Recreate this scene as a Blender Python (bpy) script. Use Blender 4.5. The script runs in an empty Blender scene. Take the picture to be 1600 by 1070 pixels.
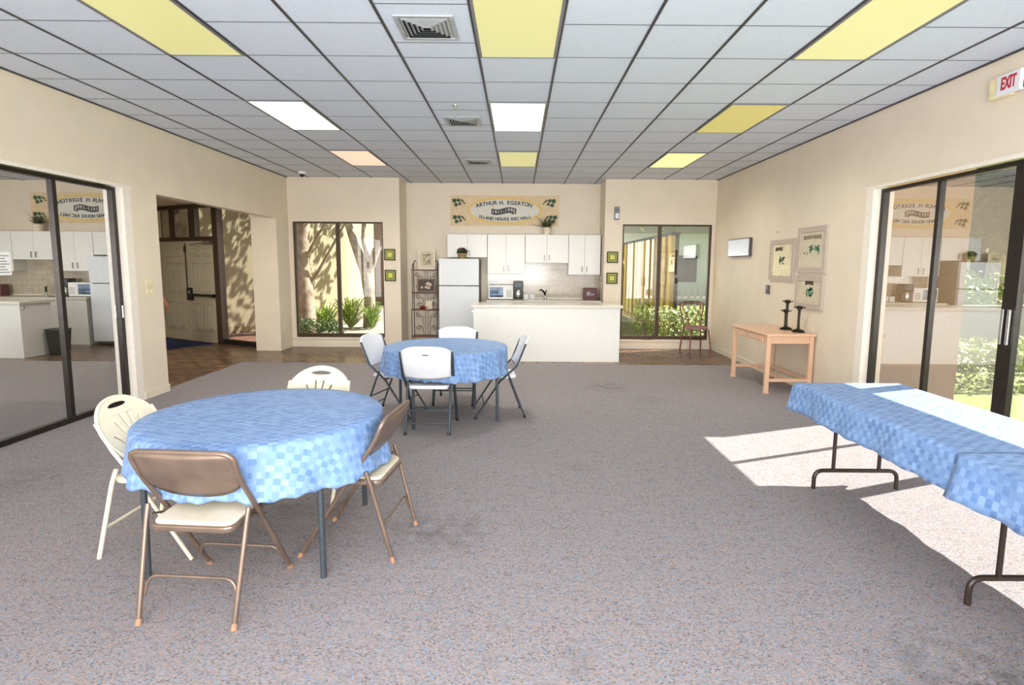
import bpy, bmesh, math, random
from mathutils import Vector, Matrix
C = bpy.context.scene.collection
S = bpy.context.scene
PI = math.pi
H = 3.225          # ceiling height
XL, XR, YB = -4.38, 3.75, 10.84
YA = 11.50         # back wall of the kitchen alcove

# ------------------------------------------------------------------ camera
cam_d = bpy.data.cameras.new('camera'); cam = bpy.data.objects.new('camera', cam_d); C.objects.link(cam)
S.camera = cam
F_PX, PITCH, YAW, ROLL, CX, CY = 877.2, .1174, .0018, .0068, 810.8, 518.7
cam.location = (0, 0, 1.592)
fw = Vector((math.sin(YAW)*math.cos(PITCH), math.cos(YAW)*math.cos(PITCH), -math.sin(PITCH)))
rt = Vector((math.cos(YAW), -math.sin(YAW), 0)); up = rt.cross(fw)
r2 = math.cos(ROLL)*rt+math.sin(ROLL)*up; u2 = -math.sin(ROLL)*rt+math.cos(ROLL)*up
cam.rotation_euler = Matrix((r2, u2, -fw)).transposed().to_euler()
cam_d.sensor_width = 36; cam_d.lens = 36*F_PX/1600
cam_d.shift_x = (800-CX)/1600; cam_d.shift_y = (CY-535)/1600
cam_d.clip_start = .05; cam_d.clip_end = 300

# ------------------------------------------------------------------ light
w = bpy.data.worlds.new('world'); S.world = w; w.use_nodes = True
bg = w.node_tree.nodes['Background']; bg.inputs[0].default_value = (.74, .86, 1, 1); bg.inputs[1].default_value = .95
sd = bpy.data.lights.new('sun', 'SUN'); sd.energy = 30; sd.angle = .009; sd.color = (1, .96, .88)
sun = bpy.data.objects.new('sun', sd); C.objects.link(sun)
sun.rotation_euler = Vector((.934*.69, .357*.69, .724)).to_track_quat('Z', 'Y').to_euler()
def area(name, loc, aim, sx, sy, e, col=(1, 1, 1)):
    d = bpy.data.lights.new(name, 'AREA'); d.shape = 'RECTANGLE'; d.size = sx; d.size_y = sy; d.energy = e; d.color = col
    o = bpy.data.objects.new(name, d); C.objects.link(o); o.location = loc
    o.rotation_euler = (Vector(loc)-Vector(aim)).to_track_quat('Z', 'Y').to_euler(); return o
area('rear_fill', (-.3, -2.9, 1.6), (-.3, 8, 2.0), 7.6, 2.8, 400, (1, .98, .95))  # broad fill added behind the camera, no window stands there
area('camera_flash', (-.25, -.1, 1.95), (-.2, 9, 1.5), .5, .35, 25, (1, .97, .93))
area('foyer_fill', (-6.6, 8.4, 2.76), (-6.6, 8.4, 0), .6, .6, 45, (1, .95, .86))  # fill added to brighten the foyer and its doors, no real fixture
area('ceiling_fill', (-.3, -.9, 1.3), (-.3, 2.2, 3.2), 3.0, 1.0, 150, (.94, .97, 1))  # added upward fill that brightens the near ceiling
S.view_settings.view_transform = 'Standard'; S.view_settings.look = 'None'
S.view_settings.gamma = 1; S.view_settings.use_curve_mapping = False; S.view_settings.exposure = 0.3
S.cycles.max_bounces = 10; S.cycles.transparent_max_bounces = 16

# ------------------------------------------------------------------ helpers
def lin(c):
    return tuple(((x/255)/12.92 if x/255 <= .04045 else ((x/255+.055)/1.055)**2.4) for x in c)
class MB:
    def __init__(s): s.v = []; s.f = []; s.uv = None
    def box(s, x0, y0, z0, x1, y1, z1):
        b = len(s.v)
        s.v += [(x0,y0,z0),(x1,y0,z0),(x1,y1,z0),(x0,y1,z0),(x0,y0,z1),(x1,y0,z1),(x1,y1,z1),(x0,y1,z1)]
        s.f += [tuple(b+i for i in q) for q in ((0,3,2,1),(4,5,6,7),(0,1,5,4),(1,2,6,5),(2,3,7,6),(3,0,4,7))]; return s
    def obox(s, c, size, M=None):
        b = len(s.v); hx, hy, hz = [q/2 for q in size]; t = MB().box(-hx,-hy,-hz,hx,hy,hz)
        for p in t.v:
            p = Vector(p)
            if M: p = M @ p
            s.v.append(tuple(Vector(c)+p))
        s.f += [tuple(b+i for i in q) for q in t.f]; return s
    def quad(s, *ps):
        b = len(s.v); s.v += [tuple(p) for p in ps]; s.f.append(tuple(range(b, b+len(ps)))); return s
    def tube(s, pts, r, seg=10, closed=False, ry=None):
        P = [Vector(p) for p in pts]; n = len(P); rr = r if isinstance(r, (list, tuple)) else [r]*n
        T = []
        for i in range(n):
            a = P[(i-1) % n] if closed or i else P[i]; c = P[(i+1) % n] if closed or i < n-1 else P[i]
            T.append((c-a).normalized())
        N = T[0].orthogonal().normalized()
        if abs(T[0].z) < .99: N = T[0].cross(Vector((0,0,1))).normalized()
        b = len(s.v)
        for i in range(n):
            N = (N-T[i]*N.dot(T[i])).normalized(); B = T[i].cross(N)
            for k in range(seg):
                a = 2*PI*k/seg; s.v.append(tuple(P[i]+N*math.cos(a)*rr[i]+B*math.sin(a)*(rr[i] if ry is None else ry)))
        m = n if closed else n-1
        for i in range(m):
            j = (i+1) % n
            for k in range(seg):
                l = (k+1) % seg; s.f.append((b+i*seg+k, b+i*seg+l, b+j*seg+l, b+j*seg+k))
        if not closed:
            s.f.append(tuple(b+k for k in range(seg))[::-1]); s.f.append(tuple(b+(n-1)*seg+k for k in range(seg)))
        return s
    def lathe(s, prof, c=(0,0,0), seg=24):
        b = len(s.v); n = len(prof)
        for r, z in prof:
            for k in range(seg):
                a = 2*PI*k/seg; s.v.append((c[0]+r*math.cos(a), c[1]+r*math.sin(a), c[2]+z))
        for i in range(n-1):
            for k in range(seg):
                l = (k+1) % seg; s.f.append((b+i*seg+k, b+i*seg+l, b+(i+1)*seg+l, b+(i+1)*seg+k))
        s.f.append(tuple(b+k for k in range(seg))[::-1]); s.f.append(tuple(b+(n-1)*seg+k for k in range(seg))); return s
    def prism(s, poly, f0, f1):      # poly: 2D points, f0/f1 map (a,b)->3D
        b = len(s.v); n = len(poly)
        s.v += [tuple(f0(*p)) for p in poly]+[tuple(f1(*p)) for p in poly]
        s.f.append(tuple(range(b, b+n))[::-1]); s.f.append(tuple(range(b+n, b+2*n)))
        for i in range(n): j = (i+1) % n; s.f.append((b+i, b+j, b+n+j, b+n+i))
        return s
    def add(s, o):
        b = len(s.v); s.v += o.v; s.f += [tuple(b+i for i in q) for q in o.f]; return s
    def build(s, name, m, parent=None, smooth=False, bevel=0, fix=True):
        me = bpy.data.meshes.new(name); me.from_pydata([tuple(p) for p in s.v], [], s.f)
        if fix:
            bm = bmesh.new(); bm.from_mesh(me); bmesh.ops.recalc_face_normals(bm, faces=bm.faces); bm.to_mesh(me); bm.free()
        if s.uv:
            ul = me.uv_layers.new(name='uv')
            for lp in me.loops: ul.data[lp.index].uv = s.uv[lp.vertex_index]
        if m: me.materials.append(m)
        if smooth:
            me.shade_smooth()
            try: me.set_sharp_from_angle(angle=math.radians(50))
            except Exception: pass
        o = bpy.data.objects.new(name, me); C.objects.link(o)
        if parent: o.parent = parent
        if bevel:
            md = o.modifiers.new('b', 'BEVEL'); md.width = bevel; md.segments = 2; md.limit_method = 'ANGLE'
        return o
def tag(o, label=None, cat=None, group=None, kind=None):
    for k, v in (('label', label), ('category', cat), ('group', group), ('kind', kind)):
        if v: o[k] = v
    return o
def thing(name, label, cat, loc=(0,0,0), rz=0, group=None):
    o = bpy.data.objects.new(name, None); C.objects.link(o); o.location = loc; o.rotation_euler = (0,0,rz)
    o.empty_display_size = .1
    return tag(o, label, cat, group)
def struct(o): o['kind'] = 'structure'; return o
def copy_tree(root, loc, rz, label):
    def cp(o, par):
        c = o.copy(); C.objects.link(c); c.parent = par
        for ch in [q for q in list(S.objects) if q.parent == o]: cp(ch, c)
        return c
    kids = {}
    r = cp(root, None); r.location = loc; r.rotation_euler = (0,0,rz); r['label'] = label; return r
def fillet(pts, r, n=5):
    P = [Vector(p) for p in pts]; out = [P[0]]
    for i in range(1, len(P)-1):
        a, b, c = P[i-1], P[i], P[i+1]; d1 = (a-b); d2 = (c-b); rr = min(r, d1.length*.49, d2.length*.49)
        p0 = b+d1.normalized()*rr; p2 = b+d2.normalized()*rr
        for k in range(n+1):
            t = k/n; out.append(p0*(1-t)**2+b*2*t*(1-t)+p2*t*t)
    out.append(P[-1]); return out

# ------------------------------------------------------------------ materials
def newmat(name):
    m = bpy.data.materials.new(name); m.use_nodes = True; nt = m.node_tree
    return m, nt, nt.nodes['Principled BSDF']
def L(nt, a, b): nt.links.new(a, b)
def N(nt, t, **kw):
    n = nt.nodes.new('ShaderNode'+t)
    for k, v in kw.items():
        if k.startswith('i_'):
            n.inputs[k[2:].replace('_', ' ')].default_value = v
        else: setattr(n, k, v)
    return n
def mat(name, rgb, rough=.5, metal=0, var=.08, scale=20, bump=0, bscale=200, spec=.5, detail=3, stretch=None, rgb2=None):
    m, nt, b = newmat(name); c = lin(rgb); b.inputs['Roughness'].default_value = rough; b.inputs['Metallic'].default_value = metal
    b.inputs['Specular IOR Level'].default_value = spec
    tc = N(nt, 'TexCoord'); mp = N(nt, 'Mapping'); L(nt, tc.outputs['Object'], mp.inputs[0])
    if stretch: mp.inputs['Scale'].default_value = stretch
    nz = N(nt, 'TexNoise'); nz.inputs['Scale'].default_value = scale; nz.inputs['Detail'].default_value = detail; L(nt, mp.outputs[0], nz.inputs[0])
    r = N(nt, 'ValToRGB'); r.color_ramp.elements[0].position = .35; r.color_ramp.elements[1].position = .65
    c2 = lin(rgb2) if rgb2 else tuple(min(1, x*(1+var)) for x in c); c1 = c if rgb2 else tuple(x*(1-var) for x in c)
    r.color_ramp.elements[0].color = (*c1, 1); r.color_ramp.elements[1].color = (*c2, 1)
    L(nt, nz.outputs[0], r.inputs[0]); L(nt, r.outputs[0], b.inputs['Base Color'])
    if bump:
        n2 = N(nt, 'TexNoise'); n2.inputs['Scale'].default_value = bscale; L(nt, mp.outputs[0], n2.inputs[0])
        bp = N(nt, 'Bump'); bp.inputs['Strength'].default_value = bump; bp.inputs['Distance'].default_value = .003
        L(nt, n2.outputs[0], bp.inputs['Height']); L(nt, bp.outputs[0], b.inputs['Normal'])
    return m
def emis(name, col, e, base=(.8,.8,.7)):
    m, nt, b = newmat(name); b.inputs['Base Color'].default_value = (*base, 1); b.inputs['Emission Color'].default_value = (*col, 1)
    b.inputs['Emission Strength'].default_value = e; b.inputs['Roughness'].default_value = .35; return m
def glass(name, refl, tint=(1,1,1), rough=0):
    m, nt, b = newmat(name); nt.nodes.remove(b); out = nt.nodes['Material Output']
    t = N(nt, 'BsdfTransparent'); t.inputs[0].default_value = (*tint, 1); g = N(nt, 'BsdfGlossy'); g.inputs['Roughness'].default_value = rough; g.inputs[0].default_value = (.98, .98, .98, 1)
    fr = N(nt, 'LayerWeight'); fr.inputs[0].default_value = .25
    ma = N(nt, 'MapRange'); ma.inputs['To Min'].default_value = refl; ma.inputs['To Max'].default_value = min(1, refl+.5)
    L(nt, fr.outputs['Fresnel'], ma.inputs[0])
    mx = N(nt, 'MixShader'); L(nt, ma.outputs[0], mx.inputs[0]); L(nt, t.outputs[0], mx.inputs[1]); L(nt, g.outputs[0], mx.inputs[2])
    L(nt, mx.outputs[0], out.inputs[0]); return m
def brickmat(name, c1, c2, mortar, sx, bw, bh, rough=.4, ms=.02, bump=.3, coord='Object', rot=None, warp=0, offset=.5):
    m, nt, b = newmat(name); tc = N(nt, 'TexCoord'); mp = N(nt, 'Mapping'); L(nt, tc.outputs[coord], mp.inputs[0])
    if rot: mp.inputs['Rotation'].default_value = rot
    src = mp.outputs[0]
    if warp:
        nz = N(nt, 'TexNoise'); nz.inputs['Scale'].default_value = 3; L(nt, src, nz.inputs[0])
        va = N(nt, 'VectorMath', operation='MULTIPLY_ADD'); L(nt, nz.outputs['Color'], va.inputs[0]); va.inputs[1].default_value = (warp,)*3; L(nt, src, va.inputs[2]); src = va.outputs[0]
    br = N(nt, 'TexBrick'); br.offset = offset; L(nt, src, br.inputs['Vector'])
    for k, v in (('Color1', (*lin(c1), 1)), ('Color2', (*lin(c2), 1)), ('Mortar', (*lin(mortar), 1)), ('Scale', sx), ('Mortar Size', ms), ('Brick Width', bw), ('Row Height', bh)): br.inputs[k].default_value = v
    n2 = N(nt, 'TexNoise'); n2.inputs['Scale'].default_value = 6; L(nt, mp.outputs[0], n2.inputs[0])
    mx = N(nt, 'Mix', data_type='RGBA', blend_type='MULTIPLY'); mx.inputs[0].default_value = .5; L(nt, br.outputs[0], mx.inputs[6]); L(nt, n2.outputs[0], mx.inputs[7])
    g = N(nt, 'BrightContrast'); g.inputs[1].default_value = .0; L(nt, mx.outputs[2], g.inputs[0]); L(nt, g.outputs[0], b.inputs['Base Color'])
    b.inputs['Roughness'].default_value = rough
    bp = N(nt, 'Bump'); bp.inputs['Strength'].default_value = bump; bp.inputs['Distance'].default_value = .004; bp.invert = True
    L(nt, br.outputs['Fac'], bp.inputs['Height']); L(nt, bp.outputs[0], b.inputs['Normal']); return m

M = {}
M['wall'] = mat('wall_paint', (225, 212, 192), .42, var=.025, scale=3, bump=.15, bscale=120)
M['trim'] = mat('trim_paint', (226, 214, 196), .4, var=.02)
M['revealw'] = mat('white_reveal_paint', (236, 228, 216), .45, var=.03)
M['tile'] = mat('ceiling_tile', (213, 221, 234), .8, var=.03, scale=60, bump=.5, bscale=260)
M['bar'] = mat('ceiling_bar_dark', (52, 52, 54), .4, var=.1)
M['barw'] = mat('ceiling_bar_edge', (120, 120, 124), .4)
M['barw2'] = mat('vent_enamel', (168, 172, 174), .35, .2)
M['bronze'] = mat('dark_bronze_aluminium', (48, 42, 38), .35, .5, var=.12)
M['brownframe'] = mat('brown_aluminium', (74, 58, 44), .4, .3, var=.1)
M['black'] = mat('black_plastic', (24, 24, 26), .35, var=.1)
M['white'] = mat('white_laminate', (232, 232, 228), .3, var=.015)
M['fridge'] = mat('fridge_enamel', (214, 219, 224), .3, var=.03, scale=90, bump=.6, bscale=90)
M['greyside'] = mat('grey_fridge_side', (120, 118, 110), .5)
M['counter'] = mat('speckled_laminate', (206, 200, 188), .22, rgb2=(228, 222, 210), scale=160)
M['steel'] = mat('brushed_steel', (190, 190, 188), .28, 1, var=.05)
M['chrome'] = mat('dark_chrome', (90, 86, 82), .2, 1)
M['wplastic'] = mat('white_plastic', (224, 225, 230), .38, var=.01, bump=.1)
M['gtube'] = mat('grey_steel_tube', (70, 78, 84), .4, .4, var=.08)
M['cream'] = mat('cream_plastic', (226, 216, 190), .4, var=.03)
M['btube'] = mat('bronze_brown_enamel', (126, 108, 96), .34, .5, var=.12, scale=8)
M['vinyl'] = mat('beige_vinyl', (214, 204, 182), .5, var=.06, scale=12, bump=.2, bscale=300)
M['tip'] = mat('tan_rubber', (158, 120, 96), .6)
M['darktube'] = mat('dark_brown_tube', (58, 48, 42), .35, .3)
M['wood'] = mat('peach_maple', (226, 188, 156), .35, rgb2=(216, 174, 142), scale=9, stretch=(8, 1, 8))
M['iron'] = mat('wrought_iron', (58, 44, 38), .5, .3)
M['rackwood'] = mat('dark_red_wood', (98, 52, 38), .4, var=.2)
M['rust'] = mat('rusty_metal_bentwood', (120, 62, 50), .4, .2, var=.15)
M['mauve'] = mat('mauve_vinyl', (150, 108, 104), .45)
M['candle'] = mat('dark_bronze_cast', (46, 44, 34), .4, .5, var=.3)
M['taupe'] = mat('taupe_frame', (188, 172, 160), .5, var=.06, scale=30)
M['green'] = mat('leaf_green_paint', (40, 110, 80), .6, rgb2=(70, 130, 96), scale=60)
M['dkgreen'] = mat('dark_green_paint', (22, 66, 44), .6, rgb2=(36, 92, 60), scale=60)
M['olive'] = mat('olive_mat', (150, 156, 60), .5, var=.1)
M['yolive'] = mat('yellow_olive', (204, 200, 96), .5, var=.15, scale=120)
M['dkframe'] = mat('dark_olive_frame', (52, 56, 26), .5)
M['ink'] = mat('charcoal_ink', (66, 68, 76), .7)
M['gold'] = mat('gold_paint', (226, 196, 120), .6)
M['muralbg'] = mat('mural_ground', (222, 198, 160), .6, var=.05, scale=8)
M['muraloval'] = mat('mural_oval', (218, 216, 206), .6, var=.02)
M['glassL'] = glass('reflective_glass', .78, (.8, .8, .8))
M['glassR'] = glass('window_glass', .12, (.90, .91, .90))
M['glassT'] = glass('tinted_glass', .13, (.52, .52, .50))
M['glassB'] = glass('dimming_glass', .05, (.30, .305, .30))  # dark tint holds down the overbright outdoor view
M['bark'] = mat('pale_bark', (206, 190, 170), .8, rgb2=(150, 128, 108), scale=6, bump=.8, bscale=30)
M['leaf'] = mat('leaf', (110, 142, 50), .5, rgb2=(150, 178, 60), scale=4)
M['dleaf'] = mat('dark_leaf', (52, 76, 34), .5, rgb2=(86, 110, 48), scale=4)
M['hleaf'] = mat('hedge_leaf', (104, 128, 42), .5, rgb2=(158, 176, 74), scale=5)
M['stucco'] = mat('cream_stucco', (190, 178, 146), .8, var=.04, bump=.3, bscale=60)
M['peach'] = mat('peach_stucco', (172, 132, 112), .8, var=.05, bump=.3, bscale=60)
M['greywall'] = mat('grey_stucco', (132, 132, 124), .85, var=.1)
M['doorpaint'] = mat('khaki_door_paint', (190, 182, 156), .4, var=.03)
M['mat_blue'] = mat('navy_mat', (28, 44, 92), .95, var=.2, scale=90)
M['skin'] = mat('skin', (214, 150, 118), .55, var=.05)
M['shirt'] = mat('grey_shirt', (110, 108, 112), .8)
M['trouser'] = mat('brown_trousers', (84, 68, 52), .85)
M['hair'] = mat('brown_hair', (60, 42, 30), .6)
M['red'] = mat('red_paper', (170, 66, 52), .6)
M['redtxt'] = mat('red_letter', (178, 40, 56), .5)
M['paper'] = mat('white_paper', (236, 236, 232), .7, var=.01)
M['greytxt'] = mat('grey_print', (150, 152, 156), .7)
M['terra'] = mat('dark_leafy', (44, 56, 34), .6, rgb2=(70, 84, 44), scale=30)
M['almond'] = mat('almond_plastic', (228, 216, 170), .4)
M['grass'] = mat('grass', (96, 110, 48), .9, rgb2=(132, 142, 70), scale=9, bump=1, bscale=70, detail=8)
M['concrete'] = mat('concrete', (178, 172, 158), .85, var=.06, scale=4)
M['burg'] = mat('burgundy_box', (88, 34, 40), .45, var=.15)
M['bluegrey'] = mat('pale_blue_wall', (196, 204, 216), .7)  # one even pale blue-grey tone
M['yellowslat'] = mat('yellow_slat', (226, 200, 120), .7)
M['chip'] = mat('silver_foil', (206, 196, 160), .25, .35, rgb2=(226, 214, 176), scale=14, bump=1, bscale=22)
M['pale'] = mat('pale_mount', (204, 192, 168), .35, var=.06, bump=.4, bscale=40)
M['pave'] = brickmat('brown_pavers', (158, 118, 88), (108, 78, 58), (44, 34, 28), 1, .26, .17, .30, .018, .9, warp=.14)
M['pave_out'] = brickmat('pink_pavers', (206, 150, 124), (180, 124, 100), (130, 100, 84), 1, .2, .1, .7, .01, .4)
M['splash'] = brickmat('glazed_tile', (206, 194, 172), (200, 187, 166), (222, 214, 198), 1, .108, .108, .12, .004, .35, rot=(PI/2, 0, 0), offset=0)
def nob(i): pass

def carpetmat():
    m, nt, b = newmat('carpet'); tc = N(nt, 'TexCoord'); b.inputs['Roughness'].default_value = .98; b.inputs['Specular IOR Level'].default_value = .1
    v = N(nt, 'TexVoronoi'); v.inputs['Scale'].default_value = 210; mp = N(nt, 'Mapping'); mp.inputs['Scale'].default_value = (.55, 1, 1)
    L(nt, tc.outputs['Object'], mp.inputs[0]); L(nt, mp.outputs[0], v.inputs[0])
    sp = N(nt, 'SeparateColor'); L(nt, v.outputs['Color'], sp.inputs[0])
    r = N(nt, 'ValToRGB'); r.color_ramp.interpolation = 'CONSTANT'
    cols = [(0, (141, 135, 136)), (.3, (163, 141, 133)), (.48, (128, 123, 125)), (.66, (132, 144, 158)), (.8, (157, 151, 152)), (.93, (106, 100, 101))]
    e = r.color_ramp.elements
    e[0].color = (*lin(cols[0][1]), 1); e[1].position = cols[1][0]; e[1].color = (*lin(cols[1][1]), 1)
    for p, c in cols[2:]:
        q = e.new(p); q.color = (*lin(c), 1)
    # streaky wandering bands: shift ramp by stretched noise
    mp2 = N(nt, 'Mapping'); mp2.inputs['Scale'].default_value = (1.2, 5, 1); L(nt, tc.outputs['Object'], mp2.inputs[0])
    nz = N(nt, 'TexNoise'); nz.inputs['Scale'].default_value = 4; nz.inputs['Detail'].default_value = 4; L(nt, mp2.outputs[0], nz.inputs[0])
    ad = N(nt, 'Math', operation='MULTIPLY_ADD'); ad.inputs[1].default_value = .45; L(nt, nz.outputs[0], ad.inputs[0])
    sb = N(nt, 'Math', operation='SUBTRACT'); sb.inputs[1].default_value = .225; L(nt, sp.outputs[0], sb.inputs[0]); L(nt, sb.outputs[0], ad.inputs[2])
    L(nt, ad.outputs[0], r.inputs[0])
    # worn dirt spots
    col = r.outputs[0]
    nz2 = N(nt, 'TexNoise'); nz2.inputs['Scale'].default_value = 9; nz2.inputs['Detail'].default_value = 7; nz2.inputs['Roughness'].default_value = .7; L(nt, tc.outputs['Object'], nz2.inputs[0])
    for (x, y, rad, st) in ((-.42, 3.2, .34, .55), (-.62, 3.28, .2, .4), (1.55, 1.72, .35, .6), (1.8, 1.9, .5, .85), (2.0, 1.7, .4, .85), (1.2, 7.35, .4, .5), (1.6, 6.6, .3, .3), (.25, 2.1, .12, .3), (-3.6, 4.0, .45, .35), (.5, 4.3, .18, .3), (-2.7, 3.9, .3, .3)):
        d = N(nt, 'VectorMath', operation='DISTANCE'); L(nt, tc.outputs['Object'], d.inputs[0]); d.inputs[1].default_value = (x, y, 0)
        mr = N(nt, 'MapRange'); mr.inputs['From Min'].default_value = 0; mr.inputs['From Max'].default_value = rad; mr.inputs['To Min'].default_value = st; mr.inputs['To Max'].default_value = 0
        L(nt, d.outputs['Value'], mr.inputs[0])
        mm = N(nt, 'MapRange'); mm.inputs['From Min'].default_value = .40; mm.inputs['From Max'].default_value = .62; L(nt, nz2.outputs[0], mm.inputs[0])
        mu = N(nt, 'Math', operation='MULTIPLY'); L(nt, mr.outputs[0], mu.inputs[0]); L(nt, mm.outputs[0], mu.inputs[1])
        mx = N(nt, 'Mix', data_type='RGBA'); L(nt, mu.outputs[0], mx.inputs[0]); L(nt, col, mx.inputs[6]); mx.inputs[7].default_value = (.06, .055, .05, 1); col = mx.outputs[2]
    L(nt, col, b.inputs['Base Color'])
    n3 = N(nt, 'TexNoise'); n3.inputs['Scale'].default_value = 250; L(nt, tc.outputs['Object'], n3.inputs[0])
    bp = N(nt, 'Bump'); bp.inputs['Strength'].default_value = .6; bp.inputs['Distance'].default_value = .004; L(nt, n3.outputs[0], bp.inputs['Height']); L(nt, bp.outputs[0], b.inputs['Normal'])
    return m
M['carpet'] = carpetmat()
def clothmat():
    m, nt, b = newmat('blue_damask'); uv = N(nt, 'UVMap'); b.inputs['Roughness'].default_value = .6; b.inputs['Specular IOR Level'].default_value = .35; b.inputs['Sheen Weight'].default_value = .06
    br = N(nt, 'TexBrick'); br.offset = .5
    for k, v in (('Color1', (*lin((86, 120, 170)), 1)), ('Color2', (*lin((144, 172, 212)), 1)), ('Mortar', (*lin((116, 148, 194)), 1)), ('Scale', 1), ('Mortar Size', .0008), ('Brick Width', .042), ('Row Height', .031)): br.inputs[k].default_value = v
    L(nt, uv.outputs[0], br.inputs[0])
    ck = N(nt, 'TexChecker'); ck.inputs['Color1'].default_value = (*lin((98, 132, 182)), 1); ck.inputs['Color2'].default_value = (*lin((132, 162, 206)), 1); ck.inputs['Scale'].default_value = 1
    mp = N(nt, 'Mapping'); mp.inputs['Scale'].default_value = (1/.042, 1/.031, 1); L(nt, uv.outputs[0], mp.inputs[0]); L(nt, mp.outputs[0], ck.inputs[0])
    mx = N(nt, 'Mix', data_type='RGBA'); mx.inputs[0].default_value = .48; L(nt, ck.outputs[0], mx.inputs[6]); L(nt, br.outputs[0], mx.inputs[7]); L(nt, mx.outputs[2], b.inputs['Base Color'])
    return m
M['cloth'] = clothmat()

# ------------------------------------------------------------------ room shell
struct(MB().box(XL-.12, -3, -.08, XR+.2, 9.05, 0).build('floor', M['carpet']))
t = MB().box(XL-.12, 9.05, -.08, XR+.2, YA+.1, -.001); t.box(-9.2, 6.5, -.08, XL-.12, 10.3, -.001); 
struct(t.build('floor', M['pave']))
# foyer floor up to the slanted glazing line
def dl(s, off=0, z=0): return Vector((-4.8-.878*s+.479*off*-1, 10.6+.479*s-.878*off, z))
a, b_ = dl(-.6), dl(5)
mb = MB(); mb.prism([(-9.2, 10.3), (XL-.12, 10.3), (XL-.12, 10.43), (-9.2, 13.0)], lambda x, y: (x, y, -.08), lambda x, y: (x, y, -.001)); struct(mb.build('floor', M['pave']))
mb = MB().box(XL-.2, -3, H, XR+.2, YA+.2, H+.1)
struct(mb.build('ceiling', M['tile']))
mb = MB().box(XL-.6, -3.3, H+.1, XR+.6, YB+1.5, H+.3); mb.box(-9.5, 6.3, H+.1, XL-.6, 9.9, H+.3); struct(mb.build('ceiling_roof_sun_block', M['greywall']))  # unseen slab added to block light, overhang sized to stop the back sun
# ceiling bars
bars = MB(); x0 = -.32; T = .61
for k in range(-6, 7):
    x = x0+T*k; bars.box(x-.010, -3, H-.006, x+.010, YB if (x < -2.26 or x > 1.64) else YA, H)
rows = [4.645+T*.9985*n for n in range(-12, 12)]; rm1 = [3.15, 3.75, 4.37, 4.67, 5.28, 5.88, 6.18, 6.8, 7.1, 7.7, 8.32, 8.8, 9.42, 9.55, 10.15, 10.75, 11.3]
for k in range(-7, 7):
    xa, xb = max(XL, x0+T*k+.012), min(XR, x0+T*(k+1)-.012)
    if xb <= xa: continue
    for y in (rm1 if k == -1 else rows):
        if y > YA-.02 or (y > YB and not (-2.26 < xa and xb < 1.64)): continue
        if k in (-4, 0, 4) and any(abs(y-q) < .1 for q in (4.03, 6.48, 8.93)): continue
        bars.box(xa, y-.003, H-.002, xb, y+.003, H)
bars.box(XL, -3, H-.012, XL+.02, YB, H); bars.box(XR-.02, -3, H-.012, XR, YB, H)
struct(bars.build('trim_1', M['bar']))

wb = MB()   # left wall
WT = .14
wb.box(XL-WT, -3, 0, XL, 2.9, H); wb.box(XL-WT, 2.9, 2.44, XL, 6.47, H); wb.box(XL-WT, 6.47, 0, XL, 6.93, H)
wb.box(XL-WT, 6.93, 2.42, XL, YB, H); wb.box(-4.84, 10.25, 2.42, XL-WT, YB+.16, H)
struct(wb.build('wall_left', M['wall']))
struct(MB().box(-4.84, 10.3, 0, XL, YB+.16, 2.42).build('wall_left_pillar', M['wall']))
struct(MB().box(XL-.3, 6.5, 0, XL-WT, 6.9, 2.6).build('wall_left_post', M['wall']))
wb = MB()   # right wall
wb.box(XR, -3, 0, XR+WT, 1.2, H); wb.box(XR, 1.2, 2.44, XR+WT, 6.18, H); wb.box(XR, 6.18, 0, XR+WT, YB+.15, H)
struct(wb.build('wall_right', M['wall']))
def holewall(x0, x1, hx0, hx1, hz0, hz1, y0, y1):
    m = MB(); m.box(x0, y0, 0, hx0, y1, H); m.box(hx1, y0, 0, x1, y1, H); m.box(hx0, y0, 0, hx1, y1, hz0); m.box(hx0, y0, hz1, hx1, y1, H); return m
m = holewall(XL, -2.26, -4.30, -2.58, .19, 2.40, YB, YB+.16); m.box(-2.40, YB+.16, 0, -2.26, YA+.12, H)
struct(m.build('wall_back_left', M['wall']))
m = holewall(1.64, XR, 1.98, 3.68, .18, 2.39, YB, YB+.16); m.box(1.64, YB+.16, 0, 1.78, YA+.12, H)
struct(m.build('wall_back_right', M['wall']))
struct(MB().box(-2.26, YA, 0, 1.64, YA+.12, H).build('wall_back', M['wall']))
struct(MB().box(XL-WT, -3.2, 0, XR+WT, -3, H).build('wall_rear', M['wall']))
# baseboards
struct(MB().box(XL, 6.47, 0, XL+.015, 6.945, .09).box(XL-WT, 6.93, 0, XL+.015, 6.945, .09).build('baseboard_left', M['trim'], bevel=.003))
struct(MB().box(XR-.014, 6.18, 0, XR, YB, .1).build('baseboard_right', M['trim'], bevel=.003))
struct(MB().box(XL, YB-.014, 0, -2.26, YB, .09).box(-2.26, YB-.014, 0, -2.246, YA, .09).box(-2.246, YA-.014, 0, -1.55, YA, .09).build('baseboard_back', M['trim'], bevel=.003))
struct(MB().box(1.64, YB-.014, 0, XR-.014, YB, .09).build('baseboard_back_right', M['trim'], bevel=.003))
# ledge trims round the openings
struct(MB().box(XL-.001, 2.9, 2.42, XL+.006, 6.49, 2.455).box(XL-WT, 6.35, 0, XL+.001, 6.47, 2.44).build('trim_2', M['revealw']))
struct(MB().box(XR-.006, 1.2, 2.42, XR+.001, 6.20, 2.455).box(XR-.001, 6.06, 0, XR+WT, 6.18, 2.44).build('trim_3', M['revealw']))

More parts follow.
